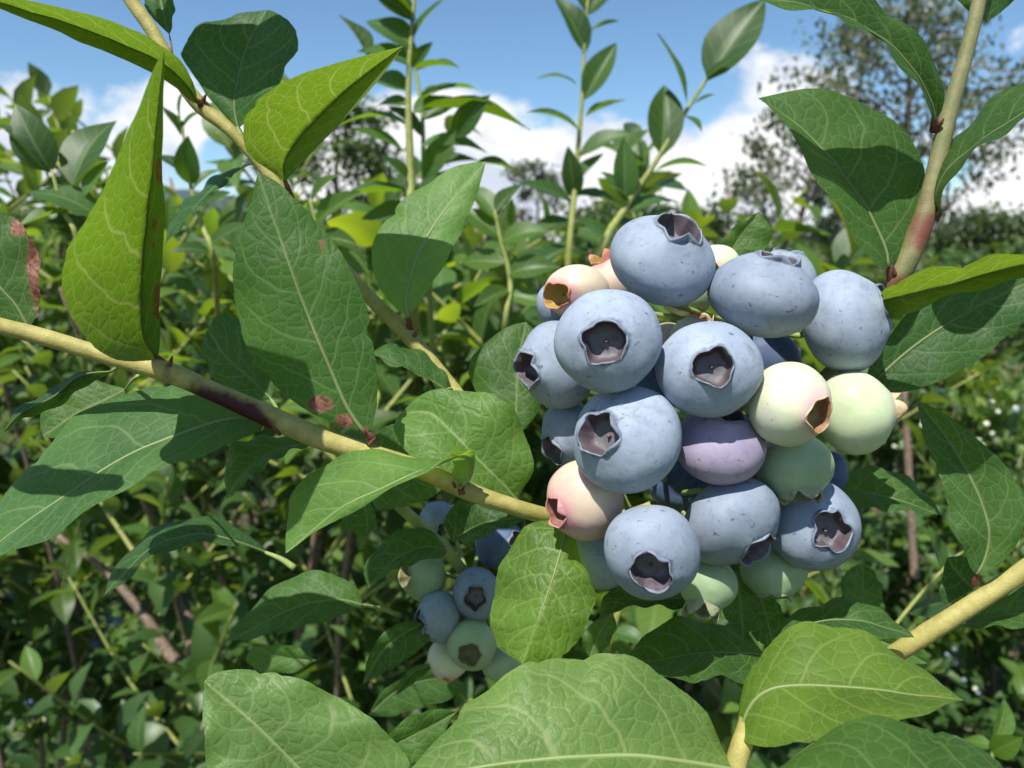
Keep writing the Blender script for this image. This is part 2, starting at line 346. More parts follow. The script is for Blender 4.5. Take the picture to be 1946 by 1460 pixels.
def leaf(branch, mid, d, A, B, da=0.0, db=0.0, up=True, tint=(1, 1, 1), node_at=None, spots=(), bg=0.0012, wave=0.0006, pet=None, seed=None, name='leaf', NL=48, NC=9, label=None, puck=0.42):
    """mid: base..tip pixels; d: depths spread along it; A, B: the two edges' pixels between base and tip; da, db: how much farther each edge lies than the midrib"""
    rs = random.Random(seed if seed is not None else int(mid[0][0] * 7 + mid[0][1] * 13))
    org = Vector(branch.location)
    dm = lambda t: float(np.interp(t, np.linspace(0, 1, len(d)), d))
    mm = catmull(mid, NL); ea = catmull([mid[0]] + list(A) + [mid[-1]], NL); eb = catmull([mid[0]] + list(B) + [mid[-1]], NL)
    nicks = [(rs.choice((-1, 1)), rs.uniform(.12, .92), rs.uniform(.03, .10), rs.uniform(.008, .022)) for _ in range(rs.randint(1, 4))]
    ph = rs.uniform(0, 6); k1 = rs.uniform(9, 14)
    verts, uvs, mets, bl = [], [], [], []
    MW = [px(m[0], m[1], dm(i / NL)) for i, m in enumerate(mm)]
    length = sum((MW[i + 1] - MW[i]).length for i in range(NL))
    nrm_hint = None
    for i in range(NL + 1):
        t = i / NL; env = math.sin(math.pi * min(max(t, 0), 1)) ** 0.7 if 0 < t < 1 else 0
        m = MW[i]
        row = []
        for sgn, e, dd in ((-1, ea, da), (1, eb, db)):
            ddv = float(np.interp(t, np.linspace(0, 1, len(dd)), dd)) if isinstance(dd, (list, tuple)) else dd
            jit = 1 + 0.006 * math.sin(t * 61 + ph * sgn) + 0.006 * math.sin(t * 113 + ph) - sum(nk[2] * math.exp(-((t - nk[1]) / nk[3]) ** 2) for nk in nicks if nk[0] == sgn)
            ex = mm[i][0] + (e[i][0] - mm[i][0]) * jit; ey = mm[i][1] + (e[i][1] - mm[i][1]) * jit
            E = px(ex, ey, dm(t) + ddv * env)
            row.append((sgn, E))
        tan = (MW[min(i + 1, NL)] - MW[max(i - 1, 0)]).normalized()
        across = (row[1][1] - row[0][1])
        nn = tan.cross(across)
        if nn.length < 1e-9: nn = BACK.copy()
        nn.normalize()
        if nn.dot(CAM - m) < 0: nn = -nn
        for k in range(-NC, NC + 1):
            s = abs(k) / NC; E = row[0 if k < 0 else 1][1]
            p = m.lerp(E, s)
            b = bg * math.sin(math.pi * min(s * 0.62 + 0.0, 1)) * env
            wv = wave * s * s * math.sin(k1 * t * 2 + ph + (2 if k < 0 else 0)) * env
            q = mnoise.noise(p * 160 + Vector((ph, 0, 0))) * 0.0004 * env
            p = p + nn * (b + wv + q)
            verts.append(p); uvs.append((t, 0.5 + 0.5 * s * (1 if k > 0 else -1)))
            mets.append((t * length * 100, (1 if k > 0 else -1) * (p - m).length * 100))
            f = 0.0
            if spots:
                X, Y, _ = project(p)
                for sp in spots:
                    rx = sp[2]; ry = sp[3] if len(sp) > 3 else sp[2]
                    f = max(f, 1 - math.hypot((X - sp[0]) / rx, (Y - sp[1]) / ry))
            bl.append(max(0.0, min(0.8, f * 1.4)))
    nc = 2 * NC + 1; faces = []
    for i in range(NL):
        for k in range(nc - 1):
            a = i * nc + k
            faces.append((a, a + 1, a + nc + 1, a + nc))
    # orient: normal = upper side
    c = (NL // 2) * nc + NC
    fn = (verts[c + nc] - verts[c]).cross(verts[c + 1] - verts[c - 1])
    tocam = fn.dot(CAM - verts[c]) > 0     # sign of (tangent x across)
    # face winding a,a+1,a+nc+1 -> normal = across x tangent = -fn
    if (not tocam) != up: faces = [f[::-1] for f in faces]
    o = mesh_obj(name, verts, faces, M_LEAF, branch, org, color=tint)
    o.color = tuple(tint) + (puck,)
    set_uv(o.data, uvs, mets); fattr(o.data, 'blot', bl)
    if label: o['label'] = label
    # midrib, a raised tapered ridge
    rb = length * 0.0085
    step = 3
    ids = list(range(0, NL - 1, step)) + [NL - 1]
    rib = tube('midrib', [verts[i * nc + NC] for i in ids], [max(rb * (1 - i / NL) ** 0.8, rb * 0.12) for i in ids], M_RIB, o, 6, len(ids) * 2, org)
    kk = 0.55 + 0.5 * sum(tint) / 3
    rib.color = (kk, kk, kk * 0.9, 1)
    if node_at:
        n3 = px(node_at[0], node_at[1], node_at[2] if len(node_at) > 2 else d[0])
        b3 = MW[1]
        midp = n3.lerp(MW[0], 0.5) + UP * 0.0004
        tube('petiole', [n3, midp, b3], [rb * 2.4, rb * 1.9, rb * 1.0], pet or M_PET, o, 8, 8, org)
    return o

def branch_thing(name, label, pts, widths, mat, red=None, cat='branch', rough=0.025, group=None):
    """pts (x, y, depth) pixels, widths in pixels"""
    W3 = [px(*p) for p in pts]
    t = thing(name, W3[0], label, cat, group)
    tube('stem', W3, [w / 2 / F * p[2] for w, p in zip(widths, pts)], mat, t, 16, 12 * (len(pts) - 1), W3[0], red, rough)
    return t

# ================================================================== THE SETTING
def ground():
    n = 90; verts = []; faces = []
    xs = np.sign(np.linspace(-1, 1, n)) * np.abs(np.linspace(-1, 1, n)) ** 3 * 2500
    ys = -40 + np.linspace(0, 1, n) ** 3 * 3500
    for y in ys:
        for x in xs:
            z = 0.05 * mnoise.noise(Vector((x * 0.8, y * 0.8, 0))) if abs(x) < 40 and y < 60 else 0
            verts.append((x, y, z))
    for j in range(n - 1):
        for i in range(n - 1):
            a = j * n + i; faces.append((a, a + 1, a + n + 1, a + n))
    m, nt = new_mat('ground_soil')
    tc = node(nt, 'ShaderNodeTexCoord').outputs['Object']
    a = noise_(nt, tc, 1.3, 6, 0.65); b = noise_(nt, tc, 30.0, 5, 0.7)
    c = mix(nt, sstep(nt, a, 0.40, 0.60), (0.085, 0.075, 0.035), (0.035, 0.065, 0.018))
    c = mix(nt, sstep(nt, b, 0.45, 0.7, 0, 0.6), c, (0.14, 0.15, 0.055))
    bump = node(nt, 'ShaderNodeBump', {'Height': b, 'Strength': 0.8, 'Distance': 0.03})
    finish(nt, node(nt, 'ShaderNodeBsdfPrincipled', {'Base Color': c, 'Roughness': 0.9, 'Normal': bump.outputs[0]}).outputs[0])
    o = mesh_obj('ground', verts, faces, m); o['kind'] = 'structure'
    return o
ground()

def hill(name, x0, x1, y, peaks, colr, seed):
    n = 120; rows = 10; verts = []; faces = []
    for j in range(rows + 1):
        f = j / rows
        for i in range(n + 1):
            x = x0 + (x1 - x0) * i / n
            h = sum(hh * math.exp(-((x - cx) / w) ** 2) for cx, w, hh in peaks)
            h += 10 * mnoise.fractal(Vector((x * 0.012, seed, f)), 1.0, 2.0, 5)
            verts.append((x, y + f * 300, max(-2, (h - 0) * math.sin(f * math.pi * 0.5)) - 2 * (1 - f) + 3 * mnoise.noise(Vector((x * 0.06, f * 9, seed)))))
    for j in range(rows):
        for i in range(n):
            a = j * (n + 1) + i; faces.append((a, a + 1, a + n + 2, a + n + 1))
    m, nt = new_mat(name + '_forest')
    tc = node(nt, 'ShaderNodeTexCoord').outputs['Object']
    a = noise_(nt, tc, 0.04, 8, 0.7)
    c = mix(nt, sstep(nt, a, 0.35, 0.65), colr, tuple(1.7 * q for q in colr))
    finish(nt, node(nt, 'ShaderNodeBsdfPrincipled', {'Base Color': c, 'Roughness': 0.95}).outputs[0])
    o = mesh_obj(name, verts, faces, m); o['kind'] = 'structure'
hill('hills', -1500, 1700, 1000, [(-620, 190, 84), (-380, 200, 58), (560, 150, 20), (900, 260, 18)], (0.035, 0.055, 0.06), 3.3)  # bluish forest colour stands in for distance haze

# ------------------------------------------------------------------ background leaf templates
def template_leaf(fold, curl, wid, seed, NL=9, NC=3, lm=5.0):
    rs = random.Random(seed); verts, uvs, mets, faces = [], [], [], []
    for i in range(NL + 1):
        t = i / NL
        w = wid * 0.5 * (math.sin(math.pi * t ** 0.85)) ** 0.85 * (1 - 0.15 * t) if 0 < t < 1 else 0.004
        z0 = curl * (t ** 2) + 0.06 * math.sin(math.pi * t)
        for k in range(-NC, NC + 1):
            s = k / NC
            x = s * w * math.cos(fold); z = z0 + abs(s) * w * math.sin(fold) + 0.012 * math.sin(9 * t + seed + (1 if k < 0 else 0)) * s * s
            verts.append((x, t * math.cos(curl * 0.5), z)); uvs.append((t, 0.5 + 0.5 * s)); mets.append((t * lm, s * w * lm))
    nc = 2 * NC + 1
    for i in range(NL):
        for k in range(nc - 1):
            a = i * nc + k; faces.append((a, a + 1, a + nc + 1, a + nc))
    me = bpy.data.meshes.new('leaf'); me.from_pydata(verts, [], faces); me.update()
    me.polygons.foreach_set('use_smooth', [True] * len(me.polygons))
    me.materials.append(M_LEAFBG); set_uv(me, uvs, mets); fattr(me, 'blot', [0.0] * len(verts))
    return me
TEMPL = [template_leaf(R(f), c, w, s) for f, c, w, s in ((18, -0.16, 0.58, 1), (26, -0.05, 0.54, 2), (10, -0.26, 0.62, 3), (32, 0.10, 0.52, 4), (14, 0.04, 0.58, 5))]
FARV = []
for me in [template_leaf(R(f), c, w, s, 4, 1) for f, c, w, s in ((18, -0.16, 0.60, 1), (26, -0.05, 0.55, 2), (12, -0.26, 0.64, 3))]:
    v = np.empty(len(me.vertices) * 3); me.vertices.foreach_get('co', v)
    f = np.array([tuple(p.vertices) for p in me.polygons]); FARV.append((v.reshape(-1, 3), f)); bpy.data.meshes.remove(me)

def frame(direction, normal):
    y = Vector(direction).normalized(); z = Vector(normal); z = z - y * z.dot(y)
    if z.length < 1e-4: z = y.orthogonal()
    z.normalize(); x = y.cross(z)
    return Matrix((x, y, z)).transposed()
def place_leaf(parent, base, direction, normal, length, tint, tpl=None, name='leaf'):
    o = bpy.data.objects.new(name, tpl or random.choice(TEMPL)); col.objects.link(o)
    o.parent = parent; M = frame(direction, normal)
    o.matrix_local = Matrix.Translation(Vector(base) - Vector(parent.location)) @ M.to_4x4() @ Matrix.Diagonal((length, length, length, 1))
    o.color = tuple(tint) + (1,)
    return o
def merged_leaves(name, recs, mat, parent, origin, templates=None):
    """recs: (base, dir, normal, length)"""
    T = templates or FARV
    vs, fs, off = [], [], 0
    for i, (b, d_, n_, L) in enumerate(recs):
        v, f = T[i % len(T)]
        M = np.array(frame(d_, n_)) * L
        vs.append(v @ M.T + (np.array(b) - np.array(origin))); fs.append(f + off); off += len(v)
    V = np.concatenate(vs); Fc = np.concatenate(fs)
    me = bpy.data.meshes.new(name)
    me.vertices.add(len(V)); me.vertices.foreach_set('co', V.ravel())
    me.loops.add(Fc.size); me.loops.foreach_set('vertex_index', Fc.ravel())
    me.polygons.add(len(Fc)); me.polygons.foreach_set('loop_start', np.arange(0, Fc.size, Fc.shape[1]))
    me.update(calc_edges=True); me.validate()
    me.polygons.foreach_set('use_smooth', [True] * len(me.polygons))
    me.materials.append(mat)
    o = bpy.data.objects.new(name, me); col.objects.link(o); o['kind'] = 'stuff'
    if parent is not None: o.parent = parent
    return o

def rand_tint(rs):
    g = rs.uniform(0.85, 1.75); y = rs.uniform(0.0, 0.65)
    return (g * (1 + y), g * (1 + 0.35 * y), g * (1 - 0.35 * y))

def bush(x, y, height, radius, nst, nsh, lpl, label, seed, n_ind=200, keep=None, tmin=0.25, lean=(0, 0), lsize=(0.04, 0.07), group='blueberry bushes'):
    rs = random.Random(seed)
    root = thing('blueberry_bush', (x, y, 0), label, 'bush', group)
    recs = []
    def shoot(a, b, bend, r0, nleaf, t0):
        mid = (a + b) / 2 + bend
        pts = [a, mid, b]
        tube('stem', pts, [r0, r0 * 0.75, r0 * 0.4], M_SHOOT if r0 < 0.0042 else M_WOOD, root, 7, 8, root.location, None, 0.1)
        for i in range(nleaf):
            t = t0 + (1 - t0) * (i + rs.random() * 0.6) / nleaf
            p = a * (1 - t) ** 2 + mid * 2 * t * (1 - t) * 0 + mid * (2 * t * (1 - t)) + b * t ** 2
            ang = i * 2.4 + rs.uniform(-0.5, 0.5)
            ax = (b - a).normalized(); u_ = ax.orthogonal().normalized(); v_ = ax.cross(u_)
            rad = u_ * math.cos(ang) + v_ * math.sin(ang)
            dr = (rad + ax * rs.uniform(0.2, 0.9) + Vector((0, 0, rs.uniform(-0.3, 0.35)))).normalized()
            nn = (ax * 0.8 + Vector((0, 0, 0.7)) - rad * 0.2 + Vector((rs.uniform(-.5, .5), rs.uniform(-.5, .5), rs.uniform(-.2, .5)))).normalized()
            recs.append((p, dr, nn, rs.uniform(*lsize)))
    for s in range(nst):
        a = Vector((x + rs.uniform(-.12, .12), y + rs.uniform(-.12, .12), -0.03))
        ang = 2 * math.pi * (s + rs.random() * 0.7) / nst; rr = radius * math.sqrt(rs.random()) * 0.9
        hh = height * rs.uniform(0.80, 1.0)
        b = Vector((x + lean[0] + rr * math.cos(ang), y + lean[1] + rr * math.sin(ang), hh))
        bend = Vector((rs.uniform(-.1, .1), rs.uniform(-.1, .1), 0.12 * height)) + (Vector((x, y, 0)) - Vector((b.x, b.y, 0))) * 0.15
        shoot(a, b, bend, rs.uniform(0.004, 0.007), lpl, max(0.45, tmin))
        mid = (a + b) / 2 + bend
        for q in range(nsh):
            t = rs.uniform(tmin, 0.93)
            p = a * (1 - t) ** 2 + mid * (2 * t * (1 - t)) + b * t ** 2
            L = rs.uniform(0.14, 0.34); an = rs.uniform(0, 6.28)
            e = p + Vector((math.cos(an) * L * 0.7, math.sin(an) * L * 0.7, L * rs.uniform(0.3, 0.9)))
            shoot(p, e, Vector((0, 0, rs.uniform(-.03, .02))), rs.uniform(0.0018, 0.003), lpl, 0.1)
    vis, rest = [], []
    for r in recs:
        X, Y, d = project(r[0])
        inside = -60 < X < W + 60 and -60 < Y < H + 60 and d > 0.02
        if d < (0.27 if keep is None else keep) and (inside or (d < 0.27 and abs(r[0].x) < 0.3 and r[0].z > 0.9)): continue
        if inside: vis.append((d, r))
        else: rest.append(r)
    vis.sort(key=lambda q: q[0])
    for d, r in vis[:n_ind]:
        place_leaf(root, *r, rand_tint(rs))
    rest += [r for d, r in vis[n_ind:]]
    if rest: merged_leaves('foliage', rest, M_FAR, root, root.location)
    return root

# near bushes behind the fruit, then the rows further off
BUSH = [
 # x, y, height, radius, stems, side shoots, leaves, label, single leaves
 (-0.26, 0.90, 1.42, 0.34, 9, 14, 13, 'blueberry bush close behind the main yellow-green branch, left of the fruit', 260),
 (0.12, 0.92, 1.39, 0.30, 13, 10, 13, 'blueberry bush right behind the big berry cluster', 260),
 (-0.68, 1.10, 1.42, 0.36, 9, 14, 13, 'leafy blueberry bush at the far left edge behind the upright leaf', 240),
 (0.72, 1.95, 0.50, 0.45, 12, 9, 13, 'low blueberry bush under the right-hand branches', 260),
 (-0.80, 1.85, 0.55, 0.45, 13, 9, 13, 'short blueberry bush at lower left with bare brown stems', 260),
 (1.28, 2.05, 0.72, 0.45, 12, 9, 13, 'knee-high blueberry bush below the thick yellow branch at right', 200),
 (0.42, 2.2, 0.60, 0.45, 12, 9, 13, 'low blueberry bush seen under the berry cluster', 160),
 (-0.30, 2.0, 0.60, 0.45, 12, 9, 13, 'low blueberry bush beneath the small shaded cluster', 160),
 (-1.35, 2.6, 0.75, 0.5, 12, 9, 13, 'low blueberry bush at the left edge below the main branch', 160),
 (0.05, 1.7, 1.41, 0.42, 13, 10, 13, 'blueberry bush in the second row behind the berry cluster', 160),
 (-1.0, 2.2, 1.44, 0.50, 13, 10, 14, 'blueberry bush in the second row at the left', 160),
 (1.55, 2.9, 1.10, 0.55, 13, 10, 14, 'blueberry bush in the second row at the right edge', 240),
 (0.75, 3.1, 1.10, 0.6, 12, 10, 14, 'blueberry bush in the third row right of the berry cluster', 200),
 (1.95, 3.4, 1.15, 0.65, 10, 10, 15, 'blueberry bush in the third row at the right edge', 200),
 (-0.45, 3.2, 1.3, 0.65, 10, 10, 15, 'blueberry bush in the third row left of the berry cluster', 80),
 (-2.0, 3.9, 1.4, 0.75, 10, 10, 15, 'blueberry bush in the third row at the far left', 60),
 (1.2, 4.6, 1.2, 0.8, 11, 11, 16, 'far blueberry bush below the feathery tree', 60),
 (2.9, 5.0, 1.25, 0.8, 11, 11, 16, 'far blueberry bush at the right below the hill', 60),
 (-0.6, 5.2, 1.4, 0.9, 11, 11, 16, 'far blueberry bush in the middle of the picture', 0),
 (-3.0, 6.5, 1.5, 1.0, 11, 11, 16, 'far blueberry bush left of the middle', 0),
 (0.9, 7.5, 1.4, 1.1, 11, 11, 16, 'farthest blueberry bush behind the cluster', 0),
 (3.2, 8.0, 1.4, 1.1, 11, 11, 16, 'farthest blueberry bush under the feathery tree', 0),
 (5.2, 8.6, 1.4, 1.1, 11, 11, 16, 'farthest blueberry bush at the right edge', 0),
 (-1.4, 8.6, 1.5, 1.2, 11, 11, 16, 'farthest blueberry bush left of the cluster', 0),
 (-4.6, 9.5, 1.7, 1.2, 11, 11, 16, 'farthest blueberry bush at the left edge', 0),
 (-1.75, 1.6, 1.25, 0.45, 9, 9, 13, 'blueberry bush left of the picture edge, beyond the main branch', 0),
 (-2.6, 2.8, 1.3, 0.55, 9, 9, 14, 'blueberry bush farther left of the picture edge', 0),
 (2.5, 2.2, 1.1, 0.5, 9, 9, 14, 'blueberry bush right of the picture edge', 0),
 (-7.5, 13, 1.6, 1.6, 9, 9, 16, 'low hedge bush far off at the left, below the treeline', 0),
 (-3.2, 13, 1.6, 1.6, 9, 9, 16, 'low hedge bush far off left of the tall shoots', 0),
 (0.6, 12, 1.6, 1.6, 9, 9, 16, 'low hedge bush far off right of the tall shoots', 0),
 (4.2, 13, 1.5, 1.6, 9, 9, 16, 'low hedge bush far off right of the cluster', 0),
 (8.2, 13, 1.5, 1.6, 9, 9, 16, 'low hedge bush far off at the right edge', 0),
]
for i, (x, y, h, r_, ns, nsh, lp, lab, ni) in enumerate(BUSH):
    bush(x, y, h, r_, ns, nsh, lp, lab, 100 + i, ni, tmin=0.36 if i < 3 else 0.25, lsize=(0.032, 0.056) if i in (0, 2) else (0.04, 0.07) if y < 4 else ((0.05, 0.09) if y < 10 else (0.12, 0.2)))

# low leafy ground cover between the bushes
rs = random.Random(5); recs = []
for i in range(50000):
    y = 0.9 + 11 * rs.random() ** 1.6; x = rs.uniform(-0.95, 0.95) * (y + 0.6)
    if mnoise.noise(Vector((x * 1.6, y * 1.6, 4))) < -0.42: continue
    an = rs.uniform(0, 6.28)
    recs.append((Vector((x, y, rs.uniform(0.0, 0.34) * (0.6 + mnoise.noise(Vector((x * 2, y * 2, 1)))))), Vector((math.cos(an), math.sin(an), rs.uniform(0.0, 0.8))), Vector((rs.uniform(-.6, .6), rs.uniform(-.6, .6), 1)), rs.uniform(0.03, 0.07)))
o = merged_leaves('ground_cover', recs, M_FAR, None, (0, 0, 0))
o['label'] = 'low leafy weeds covering the ground between the bushes'; o['category'] = 'ground cover'

# ------------------------------------------------------------------ trees
def tree(x, y, height, label, seed, mat, crown_r, density, leaf_l=0.12, sparse=False, crown_base=0.3, cat='tree', weep=0.0):
    rs = random.Random(seed)
    root = thing('tree', (x, y, 0), label, cat)
    o_ = Vector((x, y, 0))
    top = o_ + Vector((rs.uniform(-.3, .3), 0, height * 0.93))
    tv, tf = [], []
    def limb(pts, rad, sides=7):
        A = catmull([tuple(p) + (r,) for p, r in zip(pts, rad)], 3 * (len(pts) - 1)); ref = None; base = len(tv)
        P = [Vector(c[:3]) for c in A]
        for i, p in enumerate(P):
            t = (P[min(i + 1, len(P) - 1)] - P[max(i - 1, 0)]).normalized()
            ref = t.orthogonal().normalized() if ref is None else (ref - t * ref.dot(t)).normalized(); b = t.cross(ref)
            for k in range(sides):
                a = 2 * math.pi * k / sides; tv.append(p + (ref * math.cos(a) + b * math.sin(a)) * A[i][3])
        for i in range(len(P) - 1):
            for k in range(sides):
                q, w = base + i * sides + k, base + i * sides + (k + 1) % sides
                tf.append((q, w, w + sides, q + sides))
    kink = lambda s: Vector((rs.uniform(-s, s), rs.uniform(-s, s), 0))
    trunk = [o_ + Vector((0, 0, -0.1)), o_.lerp(top, 0.3) + kink(0.03 * height), o_.lerp(top, 0.65) + kink(0.03 * height), top]
    r0 = height * 0.018
    limb(trunk, [r0 * 1.2, r0, r0 * 0.6, r0 * 0.1], 10)
    recs = []
    nb = int(density)
    for i in range(nb):
        t = crown_base + (1 - crown_base) * (i + rs.random()) / nb
        tt = t * 3; s = min(int(tt), 2); p = trunk[s].lerp(trunk[s + 1], tt - s)
        an = i * 2.4 + rs.uniform(-.5, .5)
        prof = math.sin(math.pi * min(1, (t - crown_base) / (1 - crown_base) * 0.85 + 0.12)) ** 0.7
        L = crown_r * prof * rs.uniform(0.55, 1.1)
        e = p + Vector((math.cos(an) * L, math.sin(an) * L, L * rs.uniform(0.1, 0.7)))
        m_ = p.lerp(e, 0.5) + Vector((0, 0, 0.12 * L))
        limb([p, m_, e], [r0 * 0.38 * (1 - 0.6 * t), r0 * 0.2, r0 * 0.05], 5)
        for q in range(5):
            f = rs.uniform(0.3, 1.0); bp = p.lerp(m_, f * 2) if f < 0.5 else m_.lerp(e, f * 2 - 1)
            l2 = L * rs.uniform(0.2, 0.45); a2 = an + rs.uniform(-1.4, 1.4)
            e2 = bp + Vector((math.cos(a2) * l2, math.sin(a2) * l2, l2 * rs.uniform(-0.3 - weep, 0.5)))
            limb([bp, bp.lerp(e2, 0.5) + Vector((0, 0, 0.08 * l2)), e2], [r0 * 0.12, r0 * 0.07, r0 * 0.03], 4)
            ncl = 26 if sparse else 46
            for c in range(ncl):
                g = rs.random() ** 0.6
                sp = 0.10 * crown_r if sparse else 0.17 * crown_r
                b = bp.lerp(e2, g) + Vector((rs.gauss(0, sp), rs.gauss(0, sp), rs.gauss(0, sp * 0.7) - weep * rs.random() * 0.4))
                recs.append((b, Vector((rs.uniform(-1, 1), rs.uniform(-1, 1), rs.uniform(-1, 0.4) - weep)), Vector((rs.uniform(-.7, .7), rs.uniform(-.7, .7), 1)), leaf_l * rs.uniform(0.6, 1.3)))
    mesh_obj('trunk', tv, tf, M_WOOD, root, root.location); fattr(root.children[0].data, 'red', [0.0] * len(tv))
    merged_leaves('crown', recs, mat, root, root.location)
    return root
def gx(xpix, dist):   # lateral position of a picture column at a ground distance
    return (xpix - W / 2) / F * dist * 1.0
tree(gx(1700, 26), 26, 9.2, 'tall feathery grey-green tree standing behind the right-hand branches', 21, M_TREE, 4.3, 40, 0.24, True, 0.22, weep=0.3)
tree(gx(1500, 24), 24, 5.6, 'lower wispy tree just left of the tall feathery tree', 22, M_TREE, 2.2, 26, 0.22, True, 0.15, weep=0.3)
tree(gx(640, 15), 15, 4.2, 'small dark tree behind the tall shoots at centre left', 23, M_DARKTREE, 1.2, 16, 0.16, False, 0.2)
tree(gx(1010, 32), 32, 4.9, 'distant bluish tree seen between the two slender shoots', 24, M_TREE, 1.8, 16, 0.2, True, 0.2)
for i, (X, D, hgt, cr) in enumerate(((80, 34, 2.6, 2.4), (330, 36, 2.8, 2.2), (520, 30, 2.6, 2.2), (830, 30, 2.5, 2.2), (1170, 28, 2.5, 2.1), (1330, 30, 2.5, 1.9), (1620, 34, 2.4, 2.4), (1820, 36, 2.3, 2.4), (1960, 34, 2.5, 2.4))):
    where = ['behind the leaves at the left edge', 'below the left hill', 'left of the small dark tree', 'behind the tall middle shoots', 'behind the second slender shoot', 'just left of the top berries', 'under the feathery tree', 'under the right-hand hill', 'at the right picture edge'][i]
    tree(gx(X, D), D, hgt, 'rounded green hedge tree far off ' + where, 40 + i, M_DARKTREE, cr, 13, 0.28, False, 0.06)

# ================================================================== BACKGROUND SHOOTS with traced leaves
def shoot(label, pts, widths, leaves, tint=(1, 1, 1), mat=None):
    if pts[0][1] < 700:
        pts = [(pts[0][0] + 12, pts[0][1] + 230, pts[0][2] * 1.25)] + list(pts); widths = [widths[0]] + list(widths)
    t = branch_thing('blueberry_shoot', label, pts, [w * 0.8 for w in widths], mat or M_SHOOT, None, 'shoot', 0.08, 'upright blueberry shoots')
    rs = random.Random(int(pts[0][0]))
    for lf in leaves:
        (bx, by), (tx, ty), wf = lf[0], lf[1], lf[2]     # wf: apparent width / length
        dd = float(np.interp(by, sorted(p[1] for p in pts), [p[2] for p in sorted(pts, key=lambda q: q[1])]))
        z = lf[3] if len(lf) > 3 else rs.uniform(-0.015, 0.015)
        B3 = px(bx, by, dd); T3 = px(tx, ty, dd + z)
        dr = (T3 - B3); L = dr.length
        ac = min(1.0, wf / 0.56); tilt = math.acos(ac) * (1 if len(lf) < 5 else lf[4])
        perp = dr.normalized().cross(BACK).normalized()
        toc = perp.cross(dr.normalized())
        if toc.dot(BACK) < 0: toc = -toc
        upn = perp if perp.dot(UP) > 0 else -perp
        nn = toc * math.cos(tilt) + upn * math.sin(tilt)
        if len(lf) > 5 and lf[5]: nn = -nn
        g = rs.uniform(0.8, 1.25)
        place_leaf(t, B3, dr, nn, L * 1.02, tuple(g * q for q in tint))
    return t
YG = (1.3, 1.2, 0.7)
shoot('tall slender shoot with oval leaves against the sky, right of centre', [(1078, 560, .62), (1095, 330, .62), (1106, 190, .62), (1112, 60, .62), (1122, -40, .62)], [17, 13, 10, 8, 6],
 [((1112, 102), (1058, -8), .5), ((1110, 190), (1170, 92), .55), ((1095, 160), (1028, 130), .22), ((1102, 250), (1010, 198), .22), ((1112, 222), (1188, 200), .18), ((1114, 65), (1176, 44), .14), ((1116, 30), (1165, -30), .45), ((1118, 28), (1090, -40), .5),
  ((1100, 300), (1205, 252), .4), ((1092, 380), (1078, 280), .6), ((1090, 372), (1190, 385), .3), ((1088, 385), (985, 352), .35), ((1086, 420), (1000, 440), .4), ((1086, 440), (1175, 480), .4), ((1082, 470), (1010, 520), .45), ((1085, 360), (1150, 300), .4)], (.95, .95, .9))
shoot('leaning shoot with broad leaves just above the topmost berry', [(1145, 500, .50), (1185, 400, .50), (1240, 318, .50), (1300, 218, .50), (1346, 145, .50)], [20, 18, 13, 10, 8],
 [((1345, 152), (1452, 8), .5), ((1258, 298), (1264, 160), .62), ((1188, 382), (1184, 268), .62), ((1305, 195), (1245, 70), .22), ((1318, 200), (1358, 182), .3), ((1300, 222), (1336, 242), .4), ((1246, 325), (1344, 302), .2), ((1196, 402), (1285, 360), .33), ((1338, 155), (1398, 112), .3), ((1175, 425), (1240, 430), .3), ((1200, 380), (1140, 330), .4), ((1165, 460), (1090, 420), .35)], (.95, .97, .85))
shoot('tall pale-stemmed shoot left of the blue sky gap', [(782, 480, .46), (780, 330, .46), (776, 200, .46), (778, 120, .46), (790, -40, .46)], [22, 20, 15, 12, 9],
 [((782, 128), (824, 82), .7), ((782, 124), (684, 74), .4), ((700, 110), (640, 42), .28), ((790, 135), (872, 124), .22), ((772, 172), (688, 128), .45), ((775, 238), (648, 204), .22), ((768, 288), (664, 250), .3), ((800, 190), (902, 152), .25), ((802, 205), (1006, 236), .2), ((862, 262), (928, 182), .65), ((806, 340), (868, 248), .8), ((800, 280), (925, 272), .35), ((780, 368), (640, 376), .22), ((778, 380), (920, 330), .3), ((785, 90), (700, 20), .5), ((786, 70), (850, 0), .3), ((790, 40), (700, -20), .5), ((788, 30), (690, -40), .3), ((775, 200), (700, 190), .4), ((785, 215), (850, 190), .5), ((905, 310), (985, 325), .3),
  ((785, 400), (690, 420), .45), ((786, 420), (880, 440), .45), ((780, 350), (720, 300), .4), ((784, 440), (700, 480), .5)], (1.05, 1.05, .8))
shoot('darker green shoot beside the tall pale-stemmed shoot', [(812, 470, .50), (806, 350, .50), (802, 215, .50), (786, 110, .50), (782, 20, .50)], [14, 12, 10, 9, 7],
 [((800, 230), (880, 180), .5), ((806, 330), (905, 300), .3), ((802, 260), (740, 200), .4), ((800, 190), (855, 160), .3), ((790, 120), (745, 60), .5), ((810, 400), (900, 380), .5), ((812, 420), (740, 440), .5)], (.8, .85, .8), M_PET)
shoot('short shoot with a pale grey leaf and a green leaf at the left edge', [(150, 480, .33), (120, 400, .33), (104, 345, .33), (98, 322, .33)], [12, 10, 8, 6],
 [((98, 328), (21, 197), .55, -.01), ((138, 352), (205, 214), .55), ((92, 326), (0, 232), .25), ((160, 372), (208, 310), .5), ((190, 415), (58, 338), .33), ((130, 400), (40, 440), .4), ((180, 420), (260, 440), .3)], (1.2, 1.15, 1.1))
